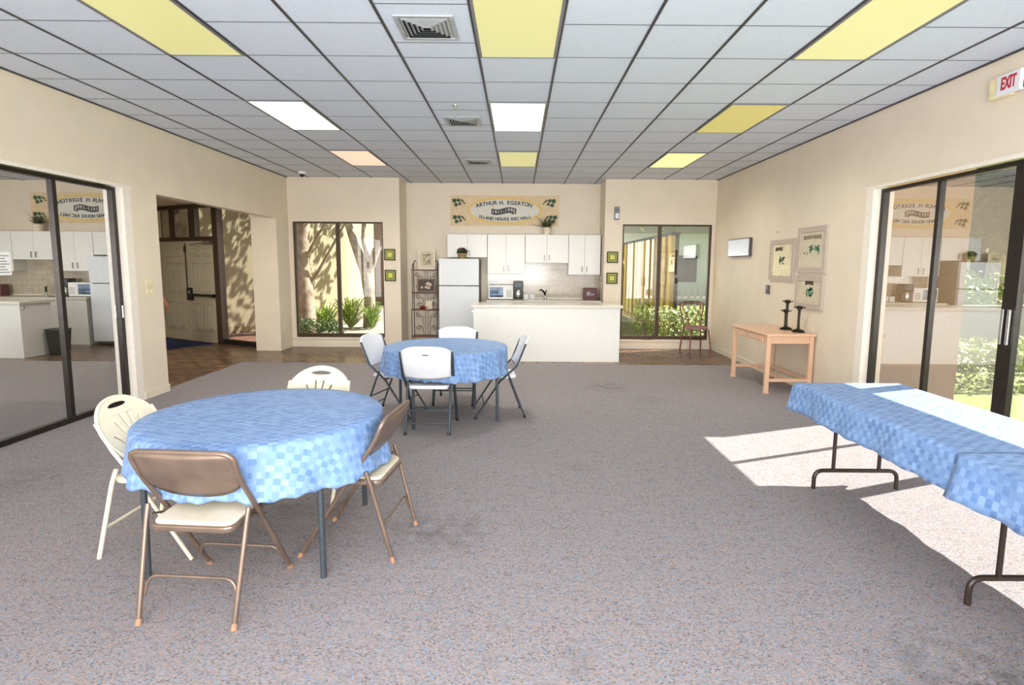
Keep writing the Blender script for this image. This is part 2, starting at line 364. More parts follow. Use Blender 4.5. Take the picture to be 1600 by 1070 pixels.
# ------------------------------------------------------------------ windows
def slider(name, x, y0, y1, z0, z1, mulls, gm, thick=.06, wide=None, sill=.055):
    """sliding glass doors in a plane of constant x"""
    t = thing(name, None, None); t['kind'] = 'structure'
    f = MB(); f.box(x-thick/2, y0, z0, x+thick/2, y1, z0+sill); f.box(x-thick/2, y0, z1-.035, x+thick/2, y1, z1)
    f.box(x-thick/2, y1-.055, z0+sill, x+thick/2, y1, z1-.035); f.box(x-thick/2, y0, z0+sill, x+thick/2, y0+.05, z1-.035)
    f.build('window_frame', M['bronze'], t, bevel=.003)
    for (ym, wd) in mulls: MB().box(x-thick*.4, ym-wd/2, z0+sill, x+thick*.45, ym+wd/2, z1-.035).build('mullion', M['bronze'], t, bevel=.002)
    ed = [y0+.05]+[q for ym, wd in mulls for q in (ym-wd/2, ym+wd/2)]+[y1-.055]
    for i in range(0, len(ed), 2):
        MB().quad((x, ed[i], z0+sill), (x, ed[i+1], z0+sill), (x, ed[i+1], z1-.035), (x, ed[i], z1-.035)).build('pane', gm, t, fix=False)
    return t
wl = slider('window_1', XL-.11, 2.9, 6.35, 0, 2.42, [(4.2, .06), (5.52, .05)], M['glassL'])
wr = slider('window_2', XR+.11, 1.2, 6.06, 0, 2.42, [(2.9, .05), (4.38, .13), (5.24, .045)], M['glassR'])
for s_ in (-1, 1):
    MB().box(XR+.063, 4.38+s_*.03-.012, 1.0, XR+.083, 4.38+s_*.03+.012, 1.28).build('pull_handle', M['steel'], wr, bevel=.004)
MB().box(XL-.078, 6.305, .98, XL-.066, 6.325, 1.12).build('latch', M['steel'], wl, bevel=.002)
def fixedwin(name, x0, x1, z0, z1, ym, mull):
    t = thing(name, None, None); t['kind'] = 'structure'; f = MB()
    f.box(x0, ym-.03, z0, x1, ym+.03, z0+.07); f.box(x0, ym-.03, z1-.03, x1, ym+.03, z1); f.box(x0, ym-.03, z0+.07, x0+.035, ym+.03, z1-.03); f.box(x1-.03, ym-.03, z0+.07, x1, ym+.03, z1-.03)
    f.build('window_frame', M['brownframe'], t); MB().box(mull-.035, ym-.028, z0+.07, mull+.035, ym+.03, z1-.03).build('mullion', M['brownframe'], t)
    for a, b in ((x0+.035, mull-.035), (mull+.035, x1-.03)):
        MB().quad((a, ym, z0+.07), (b, ym, z0+.07), (b, ym, z1-.03), (a, ym, z1-.03)).build('pane', M['glassB'] if name == 'window_3' else M['glassT'], t, fix=False)
fixedwin('window_3', -4.30, -2.58, .19, 2.40, YB+.06, -3.46)
fixedwin('window_4', 1.98, 3.68, .18, 2.39, YB+.06, 2.70)
struct(MB().box(-4.36, YB-.02, .155, -2.56, YB+.02, .19).build('trim_4', M['trim'])); struct(MB().box(1.93, YB-.02, .145, 3.72, YB+.02, .18).build('trim_5', M['trim']))
struct(MB().box(-4.33, YB-.012, 2.40, -2.55, YB+.02, 2.43).box(-2.58, YB-.012, .19, -2.55, YB+.02, 2.40).build('trim_6', M['trim']))
struct(MB().box(1.95, YB-.012, 2.39, 3.73, YB+.02, 2.42).box(1.95, YB-.012, .18, 1.98, YB+.02, 2.39).box(3.68, YB-.012, .18, 3.71, YB+.02, 2.39).build('trim_7', M['trim']))

# ------------------------------------------------------------------ foyer
def ob(s0, s1, o0, o1, z0, z1, mb=None):    # box along the slanted glazing line
    mb = mb or MB(); b = len(mb.v); P = [dl(s0, o0), dl(s1, o0), dl(s1, o1), dl(s0, o1)]
    mb.v += [(p.x, p.y, z0) for p in P]+[(p.x, p.y, z1) for p in P]
    mb.f += [tuple(b+i for i in q) for q in ((0,3,2,1),(4,5,6,7),(0,1,5,4),(1,2,6,5),(2,3,7,6),(3,0,4,7))]; return mb
fz = 2.78
struct(MB().box(-9.3, 6.35, fz, XL-WT, 10.32, fz+.2).build('ceiling_foyer', M['wall']))
mb = MB(); mb.prism([(-9.3, 10.32), (XL-WT, 10.32), (-4.5, 10.44), (-9.3, 13.06)], lambda x, y: (x, y, fz), lambda x, y: (x, y, fz+.2)); struct(mb.build('ceiling_foyer', M['wall']))
struct(MB().box(-9.3, 6.3, 0, -9.18, 13.0, fz).build('wall_foyer_left', M['wall']))
struct(MB().box(-9.3, 6.9, 0, XL-.3, 7.0, fz).build('wall_foyer_front', M['wall']))
struct(ob(3.50, 5.05, -.06, .06, 0, fz).build('wall_foyer_back', M['wall']))
t = thing('window_5', None, None); t['kind'] = 'structure'
f = ob(.0, 1.20, -.04, .04, 0, .10); ob(0, 1.2, -.03, .03, 2.66, fz, f); ob(0.0, .05, -.03, .03, .1, 2.66, f); f.build('window_frame', M['bronze'], t)
P, Q = dl(.05), dl(1.2); MB().quad((P.x, P.y, .1), (Q.x, Q.y, .1), (Q.x, Q.y, 2.66), (P.x, P.y, 2.66)).build('pane', M['glassB'], t, fix=False)
t = thing('door_1', None, None); t['kind'] = 'structure'
f = ob(1.20, 1.36, -.06, .07, 0, fz); ob(3.25, 3.50, -.06, .07, 0, fz, f); ob(1.36, 3.25, -.05, .06, 2.05, 2.13, f); ob(1.36, 3.25, -.05, .06, 2.70, fz, f)
ob(1.93, 2.13, -.05, .06, 2.13, 2.70, f); ob(2.60, 2.80, -.05, .06, 2.13, 2.70, f)
f.build('door_frame', M['brownframe'], t, bevel=.004)
for a, b in ((1.36, 1.93), (2.13, 2.60), (2.80, 3.25)):
    P, Q = dl(a), dl(b); MB().quad((P.x, P.y, 2.13), (Q.x, Q.y, 2.13), (Q.x, Q.y, 2.7), (P.x, P.y, 2.7)).build('transom_pane', M['glassB'], t, fix=False)
for i, (a, b) in enumerate(((1.37, 2.30), (2.31, 3.24))):
    leaf = ob(a, b, -.022, .022, .003, 2.05).build('door_leaf', M['doorpaint'], t, bevel=.002)
    pm = MB(); w_ = (b-a); c1, c2 = a+w_*.29, a+w_*.71
    for cc in (c1, c2):
        for za, zb in ((.22, .80), (.98, 1.62), (1.74, 1.92)):
            for (e0, e1, f0, f1) in ((cc-.13, cc+.13, za, za+.025), (cc-.13, cc+.13, zb-.025, zb), (cc-.13, cc-.105, za, zb), (cc+.105, cc+.13, za, zb)): ob(e0, e1, .022, .044, f0, f1, pm)
            ob(cc-.070, cc+.070, .022, .05, za+.05, zb-.05, pm)
    pm.build('raised_panel', M['doorpaint'], leaf, bevel=.006)
    if i == 0:
        q = ob(1.40, 2.27, .05, .085, .93, .975); ob(1.40, 1.46, .022, .085, .92, .985, q); q.build('panic_bar', M['bronze'], leaf, bevel=.004)
        ob(2.14, 2.28, .022, .095, .84, 1.10).build('latch_box', M['black'], leaf, bevel=.01)
        ob(2.17, 2.23, .095, .105, .98, 1.04).build('lock_plate', M['steel'], leaf, bevel=.004)
        q = MB(); q.tube([dl(1.5, .05, 2.0), dl(1.75, .16, 1.985), dl(2.15, .04, 1.97)], .011, 8); ob(1.42, 1.68, .022, .08, 1.97, 2.04, q); q.build('door_closer', M['steel'], leaf)
    else:
        q = ob(2.33, 2.35, .022, .04, 1.0, 2.0); ob(2.32, 2.37, .022, .05, 1.82, 1.95, q); q.build('flush_rod', M['brownframe'], leaf)
s = thing('warning_notice', 'small red notice stuck in the middle transom pane above the double doors', 'sign', dl(2.42, .03, 2.18))
def rel(s0, s1, o0, o1, z0, z1, base, mb=None):
    m = ob(s0, s1, o0, o1, z0, z1); m.v = [tuple(Vector(p)-base) for p in m.v]
    if mb: mb.add(m); return mb
    return m
bs = dl(2.42, .03, 2.18)
rel(2.33, 2.51, -.024, -.018, 2.17, 2.36, bs).build('sheet', M['red'], s)
q = MB()
for zz in (2.31, 2.27, 2.23, 2.20): rel(2.36, 2.48, -.0178, -.016, zz, zz+.015, bs, q)
q.build('print', M['gold'], s)
mm = MB(); 
mat_pts = [dl(1.4, .12), dl(3.2, .12), dl(3.2, 1.45), dl(1.4, 1.45)]
mm.prism([(p.x, p.y) for p in mat_pts], lambda x, y: (x, y, 0), lambda x, y: (x, y, .012))
tag(mm.build('door_mat', M['mat_blue']), 'navy blue entrance mat on the brown pavers before the double doors', 'mat')
mm = MB(); P, Q = dl(2.75, 1.05), dl(3.15, 1.15)
mm.obox(((P.x+Q.x)/2, (P.y+Q.y)/2, .022), (.44, .10, .02), Matrix.Rotation(-.35, 4, 'Z')); tag(mm.build('door_wedge', M['paper'], bevel=.006), 'pale flat strip lying on the navy entrance mat', 'strip')

# ------------------------------------------------------------------ outdoors
struct(MB().quad((-40, -10, -.09), (60, -10, -.09), (60, 80, -.09), (-40, 80, -.09)).build('ground', M['grass'], fix=False))
struct(MB().prism([(-9.2, 13.05), (-4.5, 10.45), (-4.5, 11.0), (-5.3, 15.4), (-9.2, 15.4)], lambda x, y: (x, y, -.085), lambda x, y: (x, y, -.02)).build('ground_paving', M['pave_out']))
struct(MB().box(-5.2, 11.05, -.085, XL+6.5, 34, -.03).build('ground_path', M['concrete']))
# courtyard wall, sunlit
def slab(p, q, th, z0, z1, m=None):
    m = m or MB(); p = Vector(p); q = Vector(q); d = (q-p).normalized(); n = Vector((-d.y, d.x))*th
    m.prism([tuple(p), tuple(q), tuple(q+n), tuple(p+n)], lambda x, y: (x, y, z0), lambda x, y: (x, y, z1)); return m
struct(slab((-8.6, 11.9), (-6.95, 12.3), .25, -.08, 4.5).build('wall_outside', M['stucco']))
w1 = slab((-6.95, 12.3), (-5.0, 16.4), .3, -.08, 5.2); struct(w1.build('wall_courtyard', M['stucco']))
w2 = slab((-5.0, 16.4), (-5.6, 22), .3, -.08, 5.2); struct(w2.build('wall_courtyard_side', M['stucco']))
# far recessed building behind the left window
b = thing('courtyard_building', 'shaded tan building beyond the tree with tall dark windows, seen in left window', 'building', (-5.2, 24, -.09))
q = MB().box(-3.6, 0, 0, 1.2, .4, 4.6); q.build('wall', M['peach'], b)
MB().box(-.2, -.06, .1, .25, 0, 3.3).build('pillar', M['stucco'], b)
for xx in (.35, .85):
    q = MB().box(xx, -.05, .2, xx+.42, 0, 3.0); q.build('window', M['bronze'], b)
    MB().box(xx+.05, -.07, .3, xx+.37, -.05, 2.9).build('pane', M['glassL'], b.children[-1] if b.children else b)

rnd = random.Random(5)
def leaves(m, c, rad, n, size, rr=None):
    rr = rr or rnd
    for _ in range(n):
        d = Vector((rr.gauss(0,1), rr.gauss(0,1), rr.gauss(0,1))).normalized()*(rr.random()**.35)
        p = Vector(c)+Vector((d.x*rad[0], d.y*rad[1], d.z*rad[2]))
        a = Vector((rr.gauss(0,1), rr.gauss(0,1), rr.gauss(0,.6))).normalized(); b = a.orthogonal().normalized(); b = (b*math.cos(rr.random()*6)+a.cross(b)*math.sin(rr.random()*6)).normalized()
        L_ = size*rr.uniform(.7, 1.3); W_ = L_*.28
        m.quad(p-a*L_*.5, p+b*W_, p+a*L_*.5, p-b*W_)
def blobleaves(m, x0, x1, y0, y1, z0, z1, n, size, rr=None):
    rr = rr or rnd
    for _ in range(n):
        p = Vector((rr.uniform(x0,x1), rr.uniform(y0,y1), rr.uniform(z0,z1)))
        f = rr.randrange(4)
        if f == 0: p.z = z1-abs(rr.gauss(0,.05))
        elif f == 1: p.y = y0+abs(rr.gauss(0,.05))
        elif f == 2: p.x = x0+abs(rr.gauss(0,.05))
        p += Vector((rr.gauss(0,.03), rr.gauss(0,.03), rr.gauss(0,.04)))
        a = Vector((rr.gauss(0,1), rr.gauss(0,1), rr.gauss(0,1))).normalized(); b = a.orthogonal().normalized()
        L_ = size*rr.uniform(.6, 1.3); m.quad(p-a*L_*.5, p+b*L_*.3, p+a*L_*.5, p-b*L_*.3)
def tree(name, label, loc, branches, crowns, leafm, n=900, ls=.16, group=None):
    t = thing(name, label, 'tree', loc, 0, group); m = MB()
    for pts, rs in branches:
        m.tube(pts, rs, 10)
    m.build('trunk', M['bark'], t, smooth=True); f = MB()
    for c, rad in crowns: leaves(f, c, rad, n, ls)
    f.build('foliage', leafm, t, fix=False); return t
tree('courtyard_tree', 'pale smooth-barked tree with leaning trunk at the left edge of left window', (-5.02, 13.2, -.03),
     [([(0,0,0),(.03,0,.8),(-.05,0,1.8),(.05,.0,2.9),(.1,.1,4.2)], [.26,.2,.17,.16,.12]), ([(.0,0,.9),(.35,.05,1.5),(.75,.1,2.2),(1.3,.2,3.2)], [.05,.035,.03,.02]), ([(-.02,0,1.6),(.4,-.1,2.3),(.9,0,3.0)], [.05,.03,.02])],
     [((-.3,-.4,5.2),(1.0,.9,.9)), ((.9,-.9,4.7),(.8,.6,.5))], M['dleaf'], 500, .2)
tree('forked_tree', 'grey white tree forking into two limbs in right pane of left window', (-3.98, 14.6, -.03),
     [([(.1,0,0),(.12,0,.8),(.05,0,1.4),(-.25,0,2.2),(-.55,.05,3.2),(-.6,.1,4.2)], [.17,.14,.15,.1,.09,.07]), ([(.05,0,1.3),(.3,0,1.95),(.75,.1,2.7),(1.1,.2,3.8)], [.12,.1,.08,.06]), ([(.12,0,1.6),(.0,0,2.3),(.05,0,3.2)], [.07,.06,.05])],
     [((-.4,.8,4.9),(1.1,1.0,.7)), ((1.2,.7,4.5),(.9,1.0,.6)), ((.9,-.5,5.4),(1.5,.9,.8)), ((-.1,-1.0,4.9),(.9,.7,.6)), ((1.7,1.9,5.1),(1.3,.8,.6))], M['leaf'], 210, .24)
def shrub(name, label, loc, rad, n, size, m, group=None, fern=False):
    t = thing(name, label, 'shrub', loc, 0, group); s = MB()
    for k in range(5):
        a = k*1.3; s.tube([(0,0,0), (math.cos(a)*rad[0]*.3, math.sin(a)*rad[1]*.3, rad[2]*.9), (math.cos(a)*rad[0]*.6, math.sin(a)*rad[1]*.6, rad[2]*1.5)], [.012,.01,.006], 6)
    s.build('stem', M['bark'], t); f = MB()
    if fern:
        for _ in range(n):
            a = rnd.random()*6.28; L_ = rnd.uniform(.5, 1)*rad[0]; h = rad[2]*rnd.uniform(.7, 1.9); d = Vector((math.cos(a), math.sin(a), 0)); pd = Vector((-d.y, d.x, 0))*size
            pts = [d*L_*u+Vector((0,0,h*math.sin(u*1.9))) for u in (0.05,.4,.75,1.0)]
            for u in range(3): f.quad(pts[u]-pd*(1-u*.3), pts[u]+pd*(1-u*.3), pts[u+1]+pd*(.7-u*.3+.02), pts[u+1]-pd*(.7-u*.3+.02))
    else: leaves(f, (0,0,rad[2]), rad, n, size)
    f.build('foliage', m, t, fix=False); return t
shrub('spiky_shrub', 'spiky bright green plant under the trees, behind the left window mullion', (-4.28, 14.3, -.03), (.75,.6,.42), 110, .03, M['hleaf'], fern=True)
shrub('spiky_shrub', 'dark green spiky plant low beside the leaning trunk outside left window', (-4.72, 13.7, -.03), (.6,.5,.36), 110, .028, M['leaf'], fern=True)
shrub('spiky_shrub', 'small arching green plant at the foot of the forked tree outside', (-3.72, 14.2, -.03), (.5,.4,.38), 70, .025, M['leaf'], fern=True)
h = MB(); blobleaves(h, -4.95, -4.0, 12.6, 12.95, .0, .3, 1300, .06)
tag(h.build('low_hedge', M['dleaf'], fix=False), 'low clipped dark hedge on the ground outside left window', 'hedge')

# right-hand window view
b = thing('slat_screen', 'yellow vertical slat screen with dark gaps running back outside right window', 'screen', (3.55, 13.2, -.03))
MB().box(.12, -.1, 0, .16, 9, 2.35).build('backing', M['bronze'], b)
for k in range(16):
    MB().box(0, k*.55, 0, .1, k*.55+.3, 2.35).build('slat', M['yellowslat'], b)
MB().box(-.02, -.1, 2.35, .18, 9, 2.42).build('rail', M['bronze'], b)
h = MB(); blobleaves(h, 2.95, 4.4, 12.3, 12.75, -.05, .62, 3200, .075)
tag(h.build('hedge', M['hleaf'], fix=False), 'bright green leafy hedge outside right window behind the bentwood chair', 'hedge')
shrub('bush', 'loose green bush beside the slat screen outside right window', (2.9, 12.9, -.03), (.35,.35,.45), 500, .09, M['leaf'])
b = thing('picket_fence', 'white picket fence above the hedge outside right window', 'fence', (4.1, 16.2, -.09))
MB().box(-.2, 0, .3, 2.5, .04, .38).build('rail', M['white'], b); MB().box(-.2, 0, .75, 2.5, .04, .83).build('rail', M['white'], b)
for k in range(15): MB().box(-.12+k*.18, -.03, 0, -.04+k*.18, 0, 1.05).build('picket', M['white'], b)
MB().box(-.28, -.06, 0, -.12, .06, 1.35).build('post', M['white'], b)
b = thing('neighbour_house', 'pale blue grey building far behind the picket fence', 'building', (7.5, 26, -.09))
MB().box(-5.2, 0, 0, 5, 3, 3.2).build('wall', M['bluegrey'], b); MB().box(-5.4, -.3, 3.2, 5.2, 3.2, 3.5).build('roof', M['greywall'], b)
for xx in (-3, -.5, 2): MB().box(xx, -.04, 1.0, xx+1.2, 0, 2.2).build('window', M['bronze'], b)
t = thing('palm', 'palm with drooping fronds over the slat screen outside right window', 'palm', (2.7, 15.2, -.03)); q = MB()
q.tube([(0,0,0),(.05,0,1.5),(0,0,3.2)], [.13,.1,.09], 10); q.build('trunk', M['bark'], t, smooth=True)
q = MB()
for k in range(13):
    a = k*.483; d = Vector((math.cos(a), math.sin(a), 0)); pts = [Vector((0,0,3.2))+d*(u*1.5)+Vector((0,0,.5*math.sin(u*2.6)-u*u*.9)) for u in [i/8 for i in range(9)]]
    for i in range(8):
        for s_ in (-1, 1):
            for jj in range(2):
                p = pts[i].lerp(pts[i+1], jj/2); e = p+Vector((-d.y, d.x, 0))*s_*.3*(1-.5*i/8)+d*.15-Vector((0,0,.16)); q.quad(p, p+d*.035, e)
    q.tube(pts, .012, 5)
q.build('fronds', M['leaf'], t, fix=False)
# outside the right glass doors
struct(MB().box(XR+WT, 6.30, -.09, 5.0, 6.55, 3.4).build('wall_fin_right', M['peach']))
h = MB(); blobleaves(h, 4.9, 12.5, 7.6, 8.5, -.05, .52, 11000, .085)
tag(h.build('long_hedge', M['hleaf'], fix=False), 'long low sunlit hedge on the lawn outside the right sliding doors', 'hedge')
struct(MB().box(5.0, 9.4, -.09, 14, 9.6, .98).build('wall_garden', M['greywall']))
t = shrub('garden_bush', 'rounded pale green bush above the grey garden wall', (8.6, 10.9, -.09), (1.5,1.0,.85), 2600, .12, M['hleaf'])
b = thing('white_house', 'white building with dark windows far behind the garden wall', 'building', (26, 28, -.09))
MB().box(-8, 0, 0, 8, 5, 3.2).build('wall', M['white'], b); MB().box(-8.4, -.5, 3.2, 8.4, 5.5, 3.6).build('roof', M['greywall'], b)
for xx in (-6, -3, 0, 3, 6): MB().box(xx-.6, -.05, 1.1, xx+.6, 0, 2.4).build('window', M['bronze'], b)
for i, (x, y, lab) in enumerate(((12.6, 15.0, 'broad dark green tree nearest behind the garden wall'), (18, 16.5, 'dark green tree standing at the right behind the garden wall'), (7.2, 15.5, 'dark green tree at the left behind the garden wall'))):
    tree('garden_tree', lab, (x, y, -.09), [([(0,0,0),(.1,0,2),(0,0,4)], [.25,.2,.15])], [((0,0,4.1),(2.5,1.3,2.2)), ((.6,-.5,2.9),(1.6,.8,.9))], M['dleaf'], 3600, .34, None)
# behind the reflective left doors: a covered, unlit side porch
struct(MB().box(-8.6, 1.2, -.09, -8.4, 6.9, 2.9).build('wall_porch_back', M['greywall'])); 
struct(MB().box(-8.6, 1.0, 2.8, XL-WT, 6.9, 2.95).build('ceiling_porch', M['greywall'])); struct(MB().box(-8.6, 1.0, -.085, XL-WT, 6.9, -.02).build('floor_porch', M['concrete']))
struct(MB().box(-6.35, 6.45, -.02, -4.75, 6.75, 2.8).build('wall_porch_fin', M['stucco']))

# ------------------------------------------------------------------ ceiling fittings
fx = {(0,0):((1.0,.95,.42),.42), (0,1):((1,.93,.80),1.1), (0,2):((.98,.93,.40),.42), (-4,0):((1.0,.95,.42),.43), (-4,1):((1,.93,.78),1.1), (-4,2):((1,.60,.44),.8), (4,0):((1.0,.96,.44),.48), (4,1):((.95,.83,.25),.36), (4,2):((1,.97,.42),.66)}
desc = {(0,0):'yellow troffer light, the big central one nearest the camera', (0,1):'bright white troffer light in the centre row beside the middle air vent', (0,2):'small yellow troffer light nearest the kitchen in the centre row',
 (-4,0):'big yellow troffer light at the upper left of the ceiling', (-4,1):'bright white troffer light in the left row', (-4,2):'peach tinted troffer light at the far end of the left row',
 (4,0):'big pale yellow troffer light at the upper right of the ceiling', (4,1):'dim mustard yellow troffer light, middle of the right row', (4,2):'bright lemon yellow troffer light at the far end of the right row'}
for (k, r), (col, e) in fx.items():
    ya = 3.42+2.443*r; xa = x0+T*k; t = thing('ceiling_light', desc[(k, r)], 'ceiling light', (xa+T/2, ya+.61, H-.012))
    f = MB(); a, b = .278, .595
    for q in ((-a-.02,-b-.012,a+.02,-b),(-a-.02,b,a+.02,b+.012),(-a-.02,-b,-a,b),(a,-b,a+.02,b)): f.box(q[0],q[1],0,q[2],q[3],.012)
    f.build('frame', M['barw'], t); MB().box(-a,-b,.004,a,b,.011).build('diffuser', emis('diffuser_%d_%d' % (k+4, r), col, e, tuple(c*.35 for c in col)), t)
for (k, r), e in {(0,1):120, (-4,1):120, (4,1):90, (0,2):120, (-4,2):120, (4,2):120}.items():
    d = bpy.data.lights.new('troffer_lamp', 'SPOT'); d.energy = e; d.spot_size = 2.9; d.spot_blend = 1; d.shadow_soft_size = .2; d.color = (1, .96, .86)
    o = bpy.data.objects.new('troffer_lamp', d); C.objects.link(o); o.location = (x0+T*k+T/2, 3.42+2.443*r+.61, H-.03)
def vent(x, y, s, label):
    t = thing('air_vent', label, 'air vent', (x, y, H)); f = MB(); h = s/2
    for i, (a, b, z0, z1) in enumerate(((h, h-.03, 0, -.012),)):
        for q in ((-a,-a,a,-b),(-a,b,a,a),(-a,-b,-b,b),(b,-b,a,b)): f.box(q[0],q[1],-.012,q[2],q[3],0)
    f.build('frame', M['barw2'], t, bevel=.003); MB().box(-h+.03,-h+.03,-.002,h-.03,h-.03,0).build('duct', M['black'], t)
    for i in range(5):
        a = h-.032-i*.03; b = a-.022; f = MB()
        if a < .03: break
        o = -.004-.006*i; w = .006
        # sloping ring
        v = [(-a,-a,-.003),(a,-a,-.003),(a,a,-.003),(-a,a,-.003),(-b,-b,-.016),(b,-b,-.016),(b,b,-.016),(-b,b,-.016)]
        bb = len(f.v); f.v += v+[(p[0],p[1],p[2]+.002) for p in v]
        for j in range(4):
            l = (j+1) % 4; f.f.append((j, l, 4+l, 4+j)); f.f.append((8+j, 8+l, 12+l, 12+j))
        f.build('louver_ring', M['barw2'], t)
for x, y, l in ((-.64, 4.10, 'square louvred air vent in the ceiling, largest and nearest the camera'), (-.64, 6.63, 'square louvred ceiling air vent between the nearest and farthest ones'), (-.64, 9.12, 'small louvred ceiling air vent nearest the kitchen')): vent(x, y, .40, l)
t = thing('sprinkler_head', 'tiny sprinkler head poking from the ceiling before the middle vent', 'sprinkler', (-.66, 6.0, H))
MB().lathe([(.028,0),(.026,-.006),(.01,-.008)], seg=16).build('plate', M['steel'], t); MB().lathe([(.008,-.008),(.006,-.03),(.022,-.034),(.022,-.037)], seg=12).build('nozzle', M['steel'], t)
t = thing('security_camera', 'white dome security camera with black lens on ceiling near back left corner', 'security camera', (-3.84, 10.2, H))
MB().lathe([(.07,0),(.07,-.035),(.055,-.05)], seg=24).build('housing', M['wplastic'], t, smooth=True); MB().lathe([(.045,-.05),(.042,-.07),(.028,-.09),(.008,-.1)], seg=20).build('dome', M['black'], t, smooth=True)

# ------------------------------------------------------------------ text
def textmesh(s, size, depth=.002, bold=.0):
    cu = bpy.data.curves.new('t', 'FONT'); cu.body = s; cu.size = size; cu.extrude = depth; cu.offset = bold; cu.align_x = 'CENTER'; cu.align_y = 'CENTER'
    o = bpy.data.objects.new('t', cu); C.objects.link(o); bpy.context.view_layer.update()
    dg = bpy.context.evaluated_depsgraph_get(); me = bpy.data.meshes.new_from_object(o.evaluated_get(dg))
    m = MB(); m.v = [tuple(v.co) for v in me.vertices]; m.f = [tuple(p.vertices) for p in me.polygons]
    bpy.data.objects.remove(o); bpy.data.curves.remove(cu); bpy.data.meshes.remove(me); return m
def xf(m, Mx): m.v = [tuple(Mx @ Vector(p)) for p in m.v]; return m

# exit sign on right wall
t = thing('exit_sign', 'white emergency sign reading EXIT in red high on the right wall', 'exit sign', (XR, 4.44, 2.98))
MB().box(-.06, -.02, -.075, 0, .17, .085).build('housing', M['almond'], t, bevel=.012)
MB().box(-.068, -.13, -.07, -.03, .09, .085).build('face', M['wplastic'], t, bevel=.01)
e = textmesh('EXIT', .125, .002, .004); xf(e, Matrix.Translation((-.069, -.025, .008)) @ Matrix(((0,0,-1,0),(-1*.52,0,0,0),(0,1,0,0),(0,0,0,1)))); e.build('lettering', M['redtxt'], t, fix=False)
MB().box(-.05, -.19, -.06, -.01, -.13, 0).build('lamp_bracket', M['gtube'], t, bevel=.008)

# mural
t = thing('wall_mural', 'painted wall sign with memorial lettering in an oval and ivy corners above cabinets', 'wall sign', (-.28, YA-.004, 2.69))
MB().box(-1.09, -.004, -.30, 1.09, 0, .30).build('ground', M['muralbg'], t)
def ell(a, b, y, n=64): return [(a*math.cos(2*PI*i/n), b*math.sin(2*PI*i/n)) for i in range(n)]
MB().prism(ell(.755, .265, 0), lambda x, z: (x, -.004, z), lambda x, z: (x, -.006, z)).build('oval_border', M['gold'], t)
MB().prism(ell(.70, .222, 0), lambda x, z: (x, -.006, z), lambda x, z: (x, -.0075, z)).build('oval', M['muraloval'], t)
lt = MB()
TX = Matrix(((1,0,0,0),(0,0,-1,0),(0,1,0,0),(0,0,0,1)))
def arctext(s, a0, a1, A, B, size, sgn):
    wts = {'I':.45, ' ':.55, '.':.4, 'H':1.05, 'U':1.0, 'O':1.1, 'N':1.05, 'G':1.08}; ws = [wts.get(c, .92) for c in s]; tot = sum(ws); acc = 0
    for c, wv in zip(s, ws):
        u = (acc+wv/2)/tot; acc += wv; x = a0+(a1-a0)*u; th = math.acos(max(-1, min(1, x/A))); z = B*math.sin(th)*sgn
        slope = -sgn*B*(x/A)/math.sqrt(max(.05, 1-(x/A)**2))/A
        if c == ' ': continue
        g = textmesh(c, size, .001, .0035); xf(g, Matrix.Translation((x, -.0085, z)) @ Matrix.Rotation(-math.atan(slope), 4, 'Y') @ TX); lt.add(g)
arctext('ARTHUR H. EGERTON', -.58, .55, .70, .155, .105, 1)
arctext('ISLAND HOUSE REC HALL', -.52, .53, .74, .17, .085, -1)
lt.build('lettering', M['ink'], t, fix=False)
rb = MB(); n = 24; top = []; bot = []
for i in range(n+1):
    u = i/n; x = -.27+u*.50; zc = .022*math.sin(u*2*PI-PI*.95)-.01; top.append((x, zc+.056)); bot.append((x, zc-.056))
for i in range(n): rb.quad((top[i][0],-.0088,top[i][1]),(top[i+1][0],-.0088,top[i+1][1]),(bot[i+1][0],-.0088,bot[i+1][1]),(bot[i][0],-.0088,bot[i][1]))
rb.quad((.12,-.0086,-.055),(.20,-.0086,-.05),(.17,-.0086,-.075)); rb.build('ribbon', M['ink'], t, fix=False)
q = MB(); q.quad((-.27,-.0089,.075),(-.19,-.0089,.095),(-.20,-.0089,.075),(-.26,-.0089,.06)); q.quad((.17,-.0089,-.03),(.22,-.0089,-.035),(.20,-.0089,-.05)); q.build('ribbon_trim', M['gold'], t, fix=False)
yr = MB()
for c, u in zip('1911-1995', [.07,.18,.29,.40,.50,.59,.70,.81,.91]):
    x = -.27+u*.50; zc = .022*math.sin(u*2*PI-PI*.95)-.01; g = textmesh(c, .088, .001, .0015); xf(g, Matrix.Translation((x, -.0095, zc+.0)) @ TX); yr.add(g)
yr.build('years', M['muraloval'], t, fix=False)
def ivy(cx, cz, fl_, parent):
    m = MB(); rr = random.Random(int(cx*100)+7)
    def leaf(x, z, ang, s):
        pts = [(0,-.5),(.18,-.28),(.5,-.3),(.32,0),(.42,.3),(.14,.22),(0,.6),(-.14,.22),(-.42,.3),(-.32,0),(-.5,-.3),(-.18,-.28)]
        c, sn = math.cos(ang), math.sin(ang); P = [(x+(a*c-b*sn)*s*1.08, -.0062, z+(a*sn+b*c)*s*1.08) for a, b in pts]
        for i in range(len(P)): m.quad((x, -.0062, z), P[i], P[(i+1) % len(P)])
    for (dx, dz, an, s) in ((-.085,.035,1.0,.1),(-.0,.04,-.3,.085),(-.05,-.05,2.4,.09),(.03,-.03,-2.2,.07),(.09,.02,-1.2,.05),(.12,-.02,-1.6,.04),(.06,.045,.0,.045)): leaf(cx+fl_*dx, cz+dz, an*fl_, s)
    m.build('ivy_cluster', M['dkgreen'], parent, fix=False)
for (cx, cz, f_) in ((-.93,.16,1),(-.92,-.17,1),(.90,.16,-1),(.93,-.16,-1)): ivy(cx, cz, f_, t)

